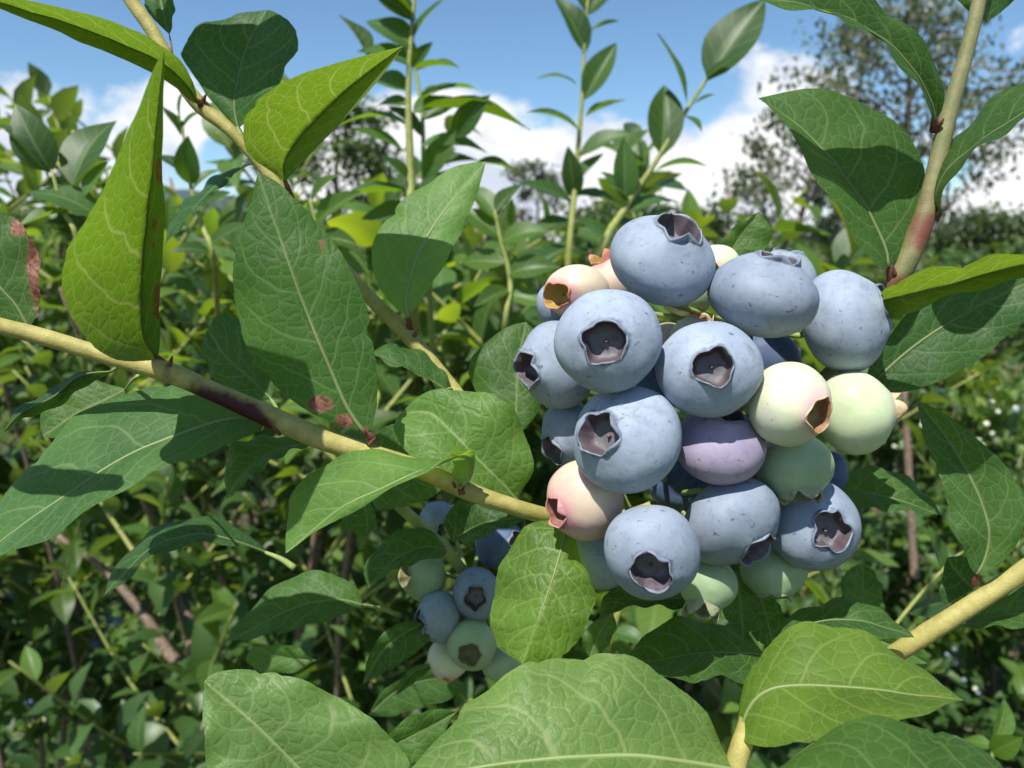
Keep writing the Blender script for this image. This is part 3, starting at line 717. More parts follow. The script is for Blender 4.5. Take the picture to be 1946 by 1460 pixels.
shoot('thin shoot with small leaves between the upright leaf and the dark leaf', [(408, 510, .40), (385, 430, .40), (362, 350, .40), (345, 230, .40)], [13, 11, 9, 6],
 [((362, 352), (360, 258), .6), ((345, 258), (302, 206), .3), ((368, 360), (420, 320), .4), ((345, 235), (350, 180), .4), ((352, 330), (306, 300), .3), ((350, 240), (395, 200), .35), ((375, 395), (440, 370), .4), ((378, 400), (330, 400), .4), ((395, 470), (470, 430), .4), ((400, 480), (330, 470), .4)], (1, 1, .9))
shoot('leafy shoot behind the red-based twig at centre', [(620, 620, .36), (610, 520, .36), (600, 430, .36), (590, 380, .36)], [14, 12, 10, 7],
 [((598, 425), (690, 372), .5), ((600, 420), (520, 400), .4), ((604, 450), (680, 470), .5), ((592, 385), (640, 330), .4), ((606, 480), (700, 520), .5), ((610, 520), (560, 470), .5)], YG)
shoot('bushy shoot low behind the pink berries', [(960, 640, .42), (970, 540, .42), (950, 450, .42), (940, 400, .42)], [14, 12, 10, 7],
 [((950, 450), (880, 400), .5), ((952, 460), (1040, 430), .45), ((960, 500), (880, 500), .5), ((965, 520), (1060, 500), .5), ((968, 550), (900, 590), .5), ((942, 405), (990, 360), .45), ((968, 560), (1040, 580), .5), ((944, 420), (880, 350), .45)], YG)

# ================================================================== FOREGROUND BRANCHES AND LEAVES
def red_main(P, d):
    under = max(0.0, -d.dot(UP) * 0.55 + 0.5 + d.dot(BACK) * 0.3)
    k = math.exp(-((P[0] - 440) / 85) ** 4)
    return k * under * 1.1 + 0.5 * math.exp(-((P[0] - 318) / 9) ** 2)
main = branch_thing('blueberry_branch', 'thick yellow-green main branch with a maroon patch, running from left edge to berry cluster',
 [(-700, 420, .190), (-350, 530, .160), (-70, 602, .146), (80, 640, .147), (200, 676, .148), (315, 706, .149), (400, 742, .150), (500, 786, .151), (600, 830, .152), (700, 862, .153), (800, 893, .154), (880, 930, .155), (960, 958, .157), (1050, 982, .162), (1160, 985, .174), (1270, 940, .182), (1340, 820, .184), (1390, 700, .184), (1430, 620, .182)],
 [36, 33, 31, 33, 32, 40, 37, 41, 42, 39, 36, 35, 32, 30, 22, 18, 16, 14, 10], M_STEM, red_main)
twig = branch_thing('blueberry_branch', 'slender pale branch running down from the top left to the red-based shaded leaf',
 [(-40, -620, .20), (120, -260, .182), (225, -40, .178), (290, 60, .178), (335, 140, .178), (378, 198, .178), (440, 250, .178), (500, 318, .179), (560, 398, .180), (690, 552, .181), (770, 632, .181), (820, 690, .181), (872, 755, .180), (930, 840, .178), (960, 930, .172)],
 [24, 25, 26, 26, 26, 30, 24, 23, 24, 26, 30, 29, 29, 26, 22], M_STEM, lambda P, d: 0.5 * math.exp(-((P[1] - 195) / 14) ** 2) + 0.3 * math.exp(-((P[1] - 105) / 12) ** 2))
rtwig = branch_thing('blueberry_branch', 'pinkish branch rising at the right from the berry cluster to the top edge',
 [(1990, -560, .17), (1925, -280, .164), (1872, -50, .163), (1842, 80, .163), (1800, 230, .163), (1768, 370, .163), (1745, 445, .163), (1705, 535, .164), (1660, 610, .170), (1560, 720, .174), (1450, 760, .176)],
 [20, 22, 25, 27, 31, 36, 42, 38, 30, 22, 14], M_TWIG, lambda P, d: 0.5 * math.exp(-((P[1] - 450) / 45) ** 2) * (0.5 + 0.5 * d.dot(BACK)) + 0.25 * math.exp(-((P[1] - 400) / 90) ** 2) + 0.6 * math.exp(-((P[1] - 545) / 22) ** 2))
lowtwig = branch_thing('blueberry_branch', 'thick yellow branch entering from the lower right edge',
 [(2500, 760, .19), (2200, 925, .168), (1990, 1055, .163), (1930, 1095, .163), (1850, 1148, .164), (1760, 1205, .166), (1690, 1250, .170), (1600, 1310, .178), (1540, 1400, .184)],
 [36, 35, 35, 36, 36, 37, 34, 32, 30], M_STEM)
bottom = branch_thing('blueberry_branch', 'short yellow stem poking up at the bottom edge below the large right leaf',
 [(1385, 1500, .128), (1405, 1430, .129), (1418, 1385, .131), (1425, 1340, .136)], [43, 41, 36, 26], M_STEM)

# --- main branch leaves
leaf(main, [(300, 685), (274, 640), (269, 560), (273, 470), (289, 330), (301, 200), (312, 95)], [.149, .143, .134, .125, .117], [(215, 682), (148, 625), (114, 540), (130, 465), (176, 385), (216, 298), (252, 218), (288, 135)], [(304, 640), (301, 570), (307, 480), (309, 400), (304, 320), (305, 200), (311, 130)],
 da=-0.022, db=-0.010, up=False, tint=(1.05, 1.0, .6), node_at=(318, 706, .149), pet=M_RED, wave=.0001, spots=[(302, 575, 16, 50), (302, 325, 10, 35), (294, 425, 8, 14), (291, 465, 7, 12)], bg=.0004, label='upright yellow-green leaf glowing in the light with brown-edged right side')
leaf(main, [(694, 824), (660, 775), (625, 695), (585, 600), (545, 490), (512, 395), (490, 327)], [.150, .1495, .150, .152], [(655, 812), (600, 788), (540, 748), (487, 690), (455, 600), (446, 530), (460, 445), (474, 395), (486, 350)], [(708, 808), (718, 735), (703, 610), (682, 545), (640, 468), (583, 402), (530, 350)],
 da=0.002, db=0.004, tint=(1.0, 1.12, .8), node_at=(706, 836, .152), pet=M_RED, spots=[(608, 768, 34, 22), (655, 800, 22, 20), (690, 818, 14, 10), (612, 470, 6, 14), (612, 495, 5, 10)], bg=.0016, label='large dark green leaf with a net of pale veins and a pinkish blotch near its base')
leaf(main, [(505, 795), (430, 797), (345, 825), (240, 868), (130, 938), (0, 1030), (-60, 1080)], [.156, .150, .146, .140, .134], [(460, 768), (400, 748), (330, 743), (250, 758), (180, 790), (130, 830), (80, 880), (35, 935), (-20, 1000)], [(490, 826), (400, 870), (320, 902), (230, 950), (160, 1000), (80, 1042), (0, 1068), (-40, 1085)],
 da=0.012, db=-0.008, tint=(1.5, 1.5, 1.7), node_at=(520, 806, .152), bg=.002, label='large leaf sweeping down to the left under the main branch, crossed by round shadows')
leaf(main, [(600, 842), (545, 848), (490, 875), (450, 915), (431, 950)], [.160, .158, .154, .150], [(560, 836), (500, 838), (446, 852), (434, 895)], [(585, 852), (540, 872), (485, 912), (445, 942)], da=.006, db=-.004, node_at=(622, 838, .153), tint=(1.1, 1.1, 1.1))
leaf(main, [(874, 928), (896, 900), (893, 868), (868, 868), (810, 890), (730, 925), (640, 972), (543, 1052)], [.153, .150, .145, .142, .143, .144, .145, .144], [(860, 905), (868, 880), (850, 868), (810, 878), (730, 866), (655, 868), (598, 900), (560, 945), (545, 1005)], [(885, 915), (905, 880), (899, 846), (876, 850), (850, 878), (790, 912), (700, 962), (610, 1010)],
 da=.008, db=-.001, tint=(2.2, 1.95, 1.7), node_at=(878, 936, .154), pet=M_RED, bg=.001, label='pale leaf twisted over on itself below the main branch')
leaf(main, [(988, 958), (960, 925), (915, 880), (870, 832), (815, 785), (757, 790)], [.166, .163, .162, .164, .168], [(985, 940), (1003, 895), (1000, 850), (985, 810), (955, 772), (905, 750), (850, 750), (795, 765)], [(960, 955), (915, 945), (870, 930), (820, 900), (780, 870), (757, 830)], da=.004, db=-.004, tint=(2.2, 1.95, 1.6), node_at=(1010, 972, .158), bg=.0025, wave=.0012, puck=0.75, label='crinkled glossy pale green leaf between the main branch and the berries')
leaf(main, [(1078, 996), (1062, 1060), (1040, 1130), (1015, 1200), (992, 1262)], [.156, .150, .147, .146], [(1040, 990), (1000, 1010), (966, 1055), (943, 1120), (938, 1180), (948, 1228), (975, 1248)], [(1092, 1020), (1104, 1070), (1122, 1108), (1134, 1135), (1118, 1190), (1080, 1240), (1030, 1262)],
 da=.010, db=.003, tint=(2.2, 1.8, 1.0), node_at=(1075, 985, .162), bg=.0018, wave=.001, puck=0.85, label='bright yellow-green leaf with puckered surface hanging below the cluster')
leaf(main, [(980, 830), (982, 760), (985, 690), (1000, 612)], [.182, .184, .187, .190], [(1000, 815), (1025, 780), (1035, 720), (1020, 640)], [(945, 800), (905, 745), (893, 700), (925, 655), (965, 625)], da=.002, db=.004, tint=(1.15, 1.15, .95), node_at=(990, 900, .172), bg=.002)
leaf(main, [(55, 625), (30, 580), (0, 545), (-40, 480), (-60, 410)], [.150, .150, .150, .150], [(72, 600), (80, 545), (80, 490), (58, 440), (25, 412), (-20, 398)], [(20, 620), (-10, 600), (-60, 560), (-90, 480)], da=.002, db=.002, tint=(1.2, 1.15, 1.1), node_at=(75, 640, .148), spots=[(70, 500, 26, 110), (40, 430, 30, 26)], label='grey-green leaf with a pink scorched margin at the left edge')
leaf(main, [(240, 740), (190, 765), (140, 790), (82, 830)], [.186, .184, .182, .180], [(230, 738), (185, 728), (130, 735), (95, 765), (78, 800)], [(225, 790), (170, 815), (120, 835)], da=.003, db=-.003, tint=(1.3, 1.25, 1.0), node_at=(262, 715, .16))
leaf(main, [(215, 706), (150, 715), (100, 755), (40, 785), (5, 822)], [.162, .160, .158, .157], [(170, 702), (130, 712), (85, 745), (30, 775)], [(180, 722), (140, 745), (100, 775), (45, 792)], da=.004, db=.006, tint=(.8, .9, 1.0), node_at=(245, 692, .15))
leaf(main, [(515, 758), (470, 715), (430, 680), (395, 625)], [.178, .180, .182, .184], [(470, 768), (425, 735), (395, 690), (388, 650)], [(530, 720), (500, 660), (450, 605), (415, 602)], da=.002, db=.002, tint=(.85, .95, 1.0), node_at=(530, 790, .155))

# --- twig leaves
leaf(twig, [(378, 198), (352, 158), (310, 120), (245, 88), (130, 44), (0, 5), (-70, -15)], [.176, .168, .160, .150, .142, .136], [(366, 150), (330, 98), (250, 48), (150, 15), (60, -4), (-20, -22)], [(360, 190), (335, 165), (285, 132), (200, 92), (110, 54), (20, 20)], da=-.018, db=-.008, up=False, tint=(1.05, 1.0, .6), wave=.0001, node_at=(384, 203, .177), pet=M_RED, bg=.0008, label='long arching leaf reaching to the top left corner, lit from above')
leaf(twig, [(453, 246), (446, 200), (455, 140), (475, 75), (508, 19)], [.178, .179, .183, .188], [(425, 215), (385, 165), (352, 108), (380, 62), (450, 35)], [(478, 228), (520, 185), (556, 130), (571, 85), (553, 46), (525, 28)], da=.003, db=-.006, tint=(.85, .98, 1.05), node_at=(458, 260, .178), bg=.0015, label='broad blue-green leaf mostly in shade near the top left')
leaf(twig, [(540, 345), (542, 305), (575, 255), (650, 180), (710, 130), (767, 87)], [.176, .170, .163, .158, .154], [(515, 325), (472, 290), (464, 235), (490, 188), (560, 145), (640, 118), (705, 102)], [(556, 330), (592, 290), (650, 230), (708, 165), (740, 125)], da=-.016, db=-.013, up=False, tint=(1.1, 1.0, .6), wave=.0001, node_at=(556, 385, .180), pet=M_RED, bg=.0006, label='cupped yellow-green leaf with clear veins, glowing against the sky')
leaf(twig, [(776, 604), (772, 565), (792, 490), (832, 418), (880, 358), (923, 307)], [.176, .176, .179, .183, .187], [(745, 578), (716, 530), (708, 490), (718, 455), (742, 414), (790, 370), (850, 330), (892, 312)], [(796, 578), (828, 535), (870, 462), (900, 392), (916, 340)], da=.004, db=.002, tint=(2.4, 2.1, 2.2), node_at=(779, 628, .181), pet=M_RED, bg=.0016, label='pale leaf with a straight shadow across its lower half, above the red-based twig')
leaf(twig, [(850, 742), (800, 712), (750, 690), (703, 672)], [.176, .174, .174, .176], [(848, 720), (820, 690), (770, 665), (730, 662)], [(830, 745), (790, 715), (745, 702)], da=.006, db=-.002, tint=(1.1, 1.15, 1.05), node_at=(862, 742, .18))
leaf(twig, [(322, 66), (312, 30), (300, -30)], [.179, .180, .182], [(306, 52), (284, 25), (276, -10)], [(330, 50), (335, 15), (325, -20)], tint=(.8, .95, 1.05), node_at=(328, 110, .178), pet=M_RED)
leaf(twig, [(460, 318), (415, 350), (370, 395), (335, 435), (312, 472)], [.200, .198, .196, .195], [(425, 332), (378, 372), (335, 420)], [(440, 345), (395, 390), (350, 435)], da=.012, db=-.002, tint=(.8, .95, .95), node_at=(490, 310, .181))

# --- right branch leaves
leaf(rtwig, [(1688, 508), (1682, 470), (1650, 400), (1600, 330), (1525, 245), (1440, 187)], [.162, .163, .165, .167, .169], [(1665, 512), (1620, 462), (1580, 402), (1540, 342), (1512, 292), (1482, 232)], [(1718, 485), (1750, 425), (1757, 370), (1742, 308), (1700, 250), (1640, 205), (1570, 181), (1500, 179)], da=-.007, db=.005, tint=(1.05, 1.08, .95), node_at=(1694, 535, .164), pet=M_RED, bg=.0016, label='large leaf left of the pinkish branch, dark above and lit along its lower edge')
leaf(rtwig, [(1776, 232), (1768, 195), (1740, 142), (1690, 85), (1600, 32), (1500, 5), (1412, -6)], [.161, .154, .149, .146, .145], [(1788, 205), (1787, 155), (1752, 95), (1700, 40), (1640, 0), (1540, -24), (1460, -20)], [(1762, 205), (1732, 158), (1690, 110), (1640, 68), (1560, 32), (1480, 20)], da=.002, db=-.006, tint=(1.0, 1.0, .85), node_at=(1776, 248, .163), pet=M_RED, bg=.001, label='arching leaf along the top right with a yellow lit margin')
leaf(rtwig, [(1790, 408), (1778, 375), (1800, 325), (1850, 280), (1920, 230), (2000, 180)], [.162, .158, .154, .151, .150], [(1772, 372), (1792, 312), (1832, 258), (1890, 200), (1960, 155)], [(1792, 390), (1812, 345), (1870, 292), (1950, 238)], da=.010, db=-.010, tint=(.9, .95, .85), node_at=(1778, 420, .163), pet=M_RED)
leaf(rtwig, [(1876, 42), (1874, 10), (1870, -40), (1868, -90)], [.168, .168, .168], [(1845, 28), (1805, 0), (1790, -50)], [(1900, 25), (1930, -5), (1945, -50)], da=.002, db=.002, tint=(.85, .95, .9))
leaf(rtwig, [(1672, 572), (1720, 562), (1790, 545), (1870, 520), (1960, 500), (2050, 490)], [.160, .154, .150, .147, .146], [(1682, 548), (1750, 515), (1850, 492), (1960, 476)], [(1690, 606), (1735, 588), (1800, 562), (1880, 542), (1960, 526)], da=-.014, db=-.004, up=False, tint=(1.2, 1.05, .55), node_at=(1685, 560, .166), bg=.0004, label='narrow yellow-green leaf seen edge-on right of the berries')
leaf(rtwig, [(1640, 745), (1720, 672), (1790, 622), (1870, 576), (1950, 540), (2040, 520)], [.172, .170, .169, .168, .167], [(1655, 690), (1690, 640), (1730, 590), (1790, 555), (1870, 526), (1960, 518)], [(1690, 748), (1760, 736), (1850, 692), (1910, 642), (1970, 590)], da=.003, db=-.002, tint=(.8, .92, .9), bg=.0014, label='large shaded leaf right of the berries, under the edge-on yellow leaf')
leaf(rtwig, [(1378, 500), (1400, 460), (1441, 403)], [.205, .205, .205], [(1372, 465), (1395, 430)], [(1430, 490), (1462, 460), (1458, 425)], tint=(1.5, 1.4, 1.1))

# --- lower right
leaf(lowtwig, [(1856, 1092), (1874, 1055), (1878, 1000), (1850, 920), (1800, 835), (1742, 760)], [.162, .162, .164, .167, .170], [(1842, 1075), (1806, 985), (1780, 900), (1757, 835)], [(1892, 1078), (1930, 1030), (1943, 960), (1925, 908), (1870, 850), (1800, 790)], da=.001, db=-.002, tint=(1.05, 1.08, .95), node_at=(1852, 1110, .164), pet=M_RED, bg=.0016, label='large upright leaf above the lower right branch, half in shade')
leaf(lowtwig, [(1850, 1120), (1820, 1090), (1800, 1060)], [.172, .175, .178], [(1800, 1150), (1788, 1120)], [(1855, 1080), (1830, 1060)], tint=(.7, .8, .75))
leaf(lowtwig, [(1790, 1200), (1850, 1180), (1940, 1165), (2020, 1160)], [.172, .170, .168, .168], [(1840, 1155), (1900, 1110), (1980, 1090)], [(1830, 1200), (1900, 1198), (1980, 1196)], da=.004, db=-.004, tint=(1.1, 1.1, 1.0))
leaf(lowtwig, [(1588, 925), (1640, 935), (1710, 950), (1788, 980)], [.176, .172, .170, .169], [(1612, 900), (1680, 896), (1745, 932)], [(1610, 965), (1660, 975), (1730, 978)], da=.006, db=-.003, tint=(1.15, 1.15, .95), node_at=(1560, 920, .178))
leaf(lowtwig, [(1470, 1215), (1540, 1185), (1620, 1178), (1690, 1195), (1738, 1212)], [.164, .162, .160, .160], [(1500, 1178), (1560, 1154), (1630, 1150), (1690, 1178)], [(1520, 1225), (1600, 1220), (1660, 1222), (1710, 1215)], da=.005, db=-.005, tint=(1.0, 1.05, .95))
leaf(lowtwig, [(1640, 1172), (1640, 1130), (1638, 1072)], [.185, .186, .190], [(1600, 1160), (1595, 1110), (1615, 1082)], [(1672, 1165), (1672, 1115), (1655, 1085)], tint=(1.2, 1.2, 1.0))
leaf(lowtwig, [(1640, 1210), (1690, 1225), (1730, 1245), (1765, 1262)], [.180, .178, .176, .176], [(1680, 1205), (1730, 1215), (1758, 1238)], [(1650, 1240), (1700, 1262), (1745, 1275)], tint=(1.3, 1.3, 1.1))
leaf(lowtwig, [(1452, 1245), (1380, 1240), (1300, 1245), (1240, 1255), (1188, 1256)], [.165, .160, .157, .156], [(1420, 1218), (1360, 1195), (1300, 1182), (1250, 1195), (1210, 1230)], [(1430, 1298), (1360, 1299), (1290, 1304), (1230, 1282)], da=.008, db=-.010, tint=(1.05, 1.08, .9), label='leaf under the cluster, dark on its upper half and pale along its lower half')
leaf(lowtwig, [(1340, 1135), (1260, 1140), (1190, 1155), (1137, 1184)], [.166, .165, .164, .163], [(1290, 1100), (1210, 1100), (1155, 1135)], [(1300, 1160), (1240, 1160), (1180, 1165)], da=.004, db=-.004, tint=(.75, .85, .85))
leaf(lowtwig, [(1400, 1085), (1405, 1130), (1412, 1212)], [.167, .166, .165], [(1380, 1110), (1370, 1160), (1395, 1195)], [(1432, 1110), (1436, 1160), (1428, 1195)], tint=(.95, 1.0, .95))
leaf(lowtwig, [(1440, 1120), (1455, 1170), (1470, 1232)], [.172, .171, .170], [(1420, 1150), (1430, 1210)], [(1480, 1150), (1490, 1200)], tint=(.8, .9, .85))

# --- bottom leaves, close to the lens
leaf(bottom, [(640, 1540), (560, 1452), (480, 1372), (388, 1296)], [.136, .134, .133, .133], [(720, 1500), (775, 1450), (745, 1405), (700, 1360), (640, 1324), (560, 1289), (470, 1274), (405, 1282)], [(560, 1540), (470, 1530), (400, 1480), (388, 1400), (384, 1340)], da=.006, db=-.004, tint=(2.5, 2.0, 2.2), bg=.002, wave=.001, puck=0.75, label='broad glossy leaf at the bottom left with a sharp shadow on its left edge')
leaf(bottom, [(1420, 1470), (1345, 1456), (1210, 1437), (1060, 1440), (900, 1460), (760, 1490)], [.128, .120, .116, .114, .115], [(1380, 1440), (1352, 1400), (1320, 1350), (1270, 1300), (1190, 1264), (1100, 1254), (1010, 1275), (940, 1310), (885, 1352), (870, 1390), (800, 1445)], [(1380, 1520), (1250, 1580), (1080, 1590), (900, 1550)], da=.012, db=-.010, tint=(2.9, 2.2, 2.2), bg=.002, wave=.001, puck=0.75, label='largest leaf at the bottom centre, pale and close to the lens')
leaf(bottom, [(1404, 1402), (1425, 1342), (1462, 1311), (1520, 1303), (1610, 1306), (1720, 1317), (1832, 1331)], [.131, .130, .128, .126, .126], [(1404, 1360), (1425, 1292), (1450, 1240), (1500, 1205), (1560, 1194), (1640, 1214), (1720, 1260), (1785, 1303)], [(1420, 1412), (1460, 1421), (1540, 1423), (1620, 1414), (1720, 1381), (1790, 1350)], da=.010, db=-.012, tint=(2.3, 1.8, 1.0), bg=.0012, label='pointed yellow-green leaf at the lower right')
leaf(bottom, [(1950, 1540), (1850, 1500), (1700, 1480), (1560, 1490), (1440, 1530)], [.104, .102, .101, .101], [(1900, 1460), (1830, 1425), (1760, 1390), (1680, 1377), (1600, 1390), (1540, 1420), (1470, 1480)], [(1850, 1560), (1700, 1570), (1550, 1560)], da=.010, db=-.006, tint=(1.1, 1.1, .8), label='blurred leaf cut off by the bottom edge at the right')
leaf(bottom, [(700, 1440), (760, 1410), (820, 1380), (868, 1352)], [.150, .150, .150], [(740, 1390), (790, 1352), (840, 1345)], [(760, 1450), (820, 1420)], tint=(1.15, 1.15, .95))

# ================================================================== BERRIES
def berry(cx, cy, d, w, h, axis, kind, label, spin=0.0, hole=0.40, lobe=0.30, flare=25, flat=0.84, star=0.13, anchor=None, group='berries of the large cluster', depth=0.30, seg=70, name='blueberry'):
    rs = random.Random(int(cx * 3 + cy))
    dia = 0.5 * (w + h) / F * d
    a = dia * 0.5 / (0.5 + 0.5 * (flat + (1 - flat) * abs(Vector(axis).normalized().z)) ) * 1.0
    b = a * flat
    c = px(cx, cy, d)
    root = thing(name, c, label, 'berry', group)
    Z = cv(*axis).normalized(); X = Z.orthogonal().normalized(); Y = Z.cross(X)
    Rm = Matrix((X, Y, Z)).transposed()
    rc = hole * a
    z0 = b * math.sqrt(1 - hole * hole)
    nl = 5; fi = [2 * math.pi * k / seg for k in range(seg)]
    lump = rs.uniform(0, 50)
    lobes_h = [rs.uniform(0.25, 1.2) for _ in range(nl)]; offs = [rs.uniform(-0.16, 0.16) for _ in range(nl)]
    def lobef(f):
        q = ((f + spin) / (2 * math.pi) * nl) % nl; i = int(q); x = min(1.0, abs((q - i) - 0.5 - offs[i % nl] * math.sin(math.pi * (q - i))) * 2)
        return lobes_h[i % nl] * max(0.0, 1 - x ** 1.5) ** 0.75, x
    def rh(f):
        _, x = lobef(f)
        return rc * (1 + star * (x * 2 - 1) + 0.26 * mnoise.noise(Vector((math.cos(f) * 1.3, math.sin(f) * 1.3, lump))))
    fit = [1.0, 1.0]
    def place(q):
        p = Rm @ q
        return p + RIGHT * (p.dot(RIGHT) * (fit[0] - 1)) + UP * (p.dot(UP) * (fit[1] - 1))
    verts, faces, crown = [], [], []
    th0 = math.asin(hole); NR = 40
    for i in range(NR + 1):
        t = i / NR; th = th0 + (math.pi - th0) * (t ** 1.15 if t < 1 else 1)
        for f in fi:
            r = a * math.sin(th) + (rh(f) - rc) * math.exp(-(th - th0) / 0.22)
            z = b * math.cos(th) + 0.05 * a * math.exp(-((th - th0) / 0.22) ** 2) - 0.03 * a * math.exp(-((math.pi - th) / 0.25) ** 2) * -1
            q = Vector((r * math.cos(f), r * math.sin(f), z))
            nz = mnoise.noise(q * (1.1 / a) + Vector((lump, 0, 0))) * 0.055 + mnoise.noise(q * (2.6 / a) + Vector((0, lump, 0))) * 0.010
            q = q * (1 + nz * min(1, (th - th0) / 0.3 + 0.15))
            verts.append(q); crown.append(max(0.0, 1 - (th - th0) / 0.9))
    raw = [Rm @ q for q in verts]
    ex = [p.dot(RIGHT) for p in raw]; ey = [p.dot(UP) for p in raw]
    fit[0] = w / F * d / (max(ex) - min(ex)); fit[1] = h / F * d / (max(ey) - min(ey))
    verts = [place(q) for q in verts]
    for i in range(NR):
        for k in range(seg):
            p, q = i * seg + k, i * seg + (k + 1) % seg
            faces.append((p, p + seg, q + seg, q))
    sk = mesh_obj('skin', verts, faces, M_BERRY[kind], root); fattr(sk.data, 'crown', crown)
    # calyx: cup floor, wall, five lobes with thickness
    rings = []; fl = R(flare)
    zb = z0 + 0.03 * a
    def ring(fn, val): rings.append(([fn(f) for f in fi], val))
    ring(lambda f: (0.02 * rc, z0 - depth * a + 0.02 * a), 0.0)
    ring(lambda f: (0.35 * rc, z0 - depth * a + 0.01 * a), 0.05)
    ring(lambda f: (0.70 * rc, z0 - depth * a), 0.12)
    ring(lambda f: (0.84 * rh(f), z0 - depth * a * 0.75), 0.28)
    ring(lambda f: (0.93 * rh(f), z0 - depth * a * 0.3), 0.42)
    ring(lambda f: (0.985 * rh(f), zb), 0.55)
    def le(f, s, k, thick):
        hh = lobe * rc * lobef(f)[0] * k
        bend = fl + (0.25 * math.sin(f * 2 + lump))
        return (rh(f) * (1.0 + thick) + hh * math.sin(bend), zb + hh * math.cos(bend) * s)
    ring(lambda f: le(f, 1, 0.5, 0.0), 0.50)
    ring(lambda f: le(f, 1, 1.0, 0.015), 0.75)
    ring(lambda f: le(f, 0.97, 0.98, 0.075), 0.92)
    ring(lambda f: le(f, 0.90, 0.5, 0.11), 0.72)
    ring(lambda f: (rh(f) * 1.13, zb - 0.045 * a), 0.66)
    V, Fc, lv = [], [], []
    for pts, val in rings:
        for (r, z), f in zip(pts, fi):
            V.append(place(Vector((r * math.cos(f), r * math.sin(f), z)))); lv.append(val)
    for i in range(len(rings) - 1):
        for k in range(seg):
            p, q = i * seg + k, i * seg + (k + 1) % seg
            Fc.append((p, q, q + seg, p + seg))
    Fc.append(tuple(range(seg - 1, -1, -1)))
    cx_ = mesh_obj('calyx', V, Fc, M_CALYX[kind], root); fattr(cx_.data, 'lobe', lv)
    zf = z0 - depth * a
    tube('style_scar', [c + place(Vector((0, 0, zf - 0.01 * a))), c + place(Vector((0.01 * a, 0, zf + 0.05 * a))), c + place(Vector((0.015 * a, 0.01 * a, zf + 0.10 * a)))], [0.05 * a, 0.04 * a, 0.025 * a], M_PET if kind in ('green',) else M_WOOD, cx_, 7, 6, c)
    if anchor is not None:
        s0 = c - Z * b * 0.93
        an = px(*anchor)
        if (an - s0).length > 0.003:
            tube('stalk', [s0, s0 - Z * min(0.0015, (an - s0).length * 0.4), s0.lerp(an, 0.7), an], [0.0008, 0.0006, 0.0006, 0.0007], M_PET, root, 8, 12, c)
    return root
AN = [(1200, 975, .176), (1275, 935, .182), (1340, 820, .184), (1390, 700, .184), (1425, 630, .182)]
def anc(x, y):
    return min(AN, key=lambda q: (q[0] - x) ** 2 + (q[1] - y) ** 2)
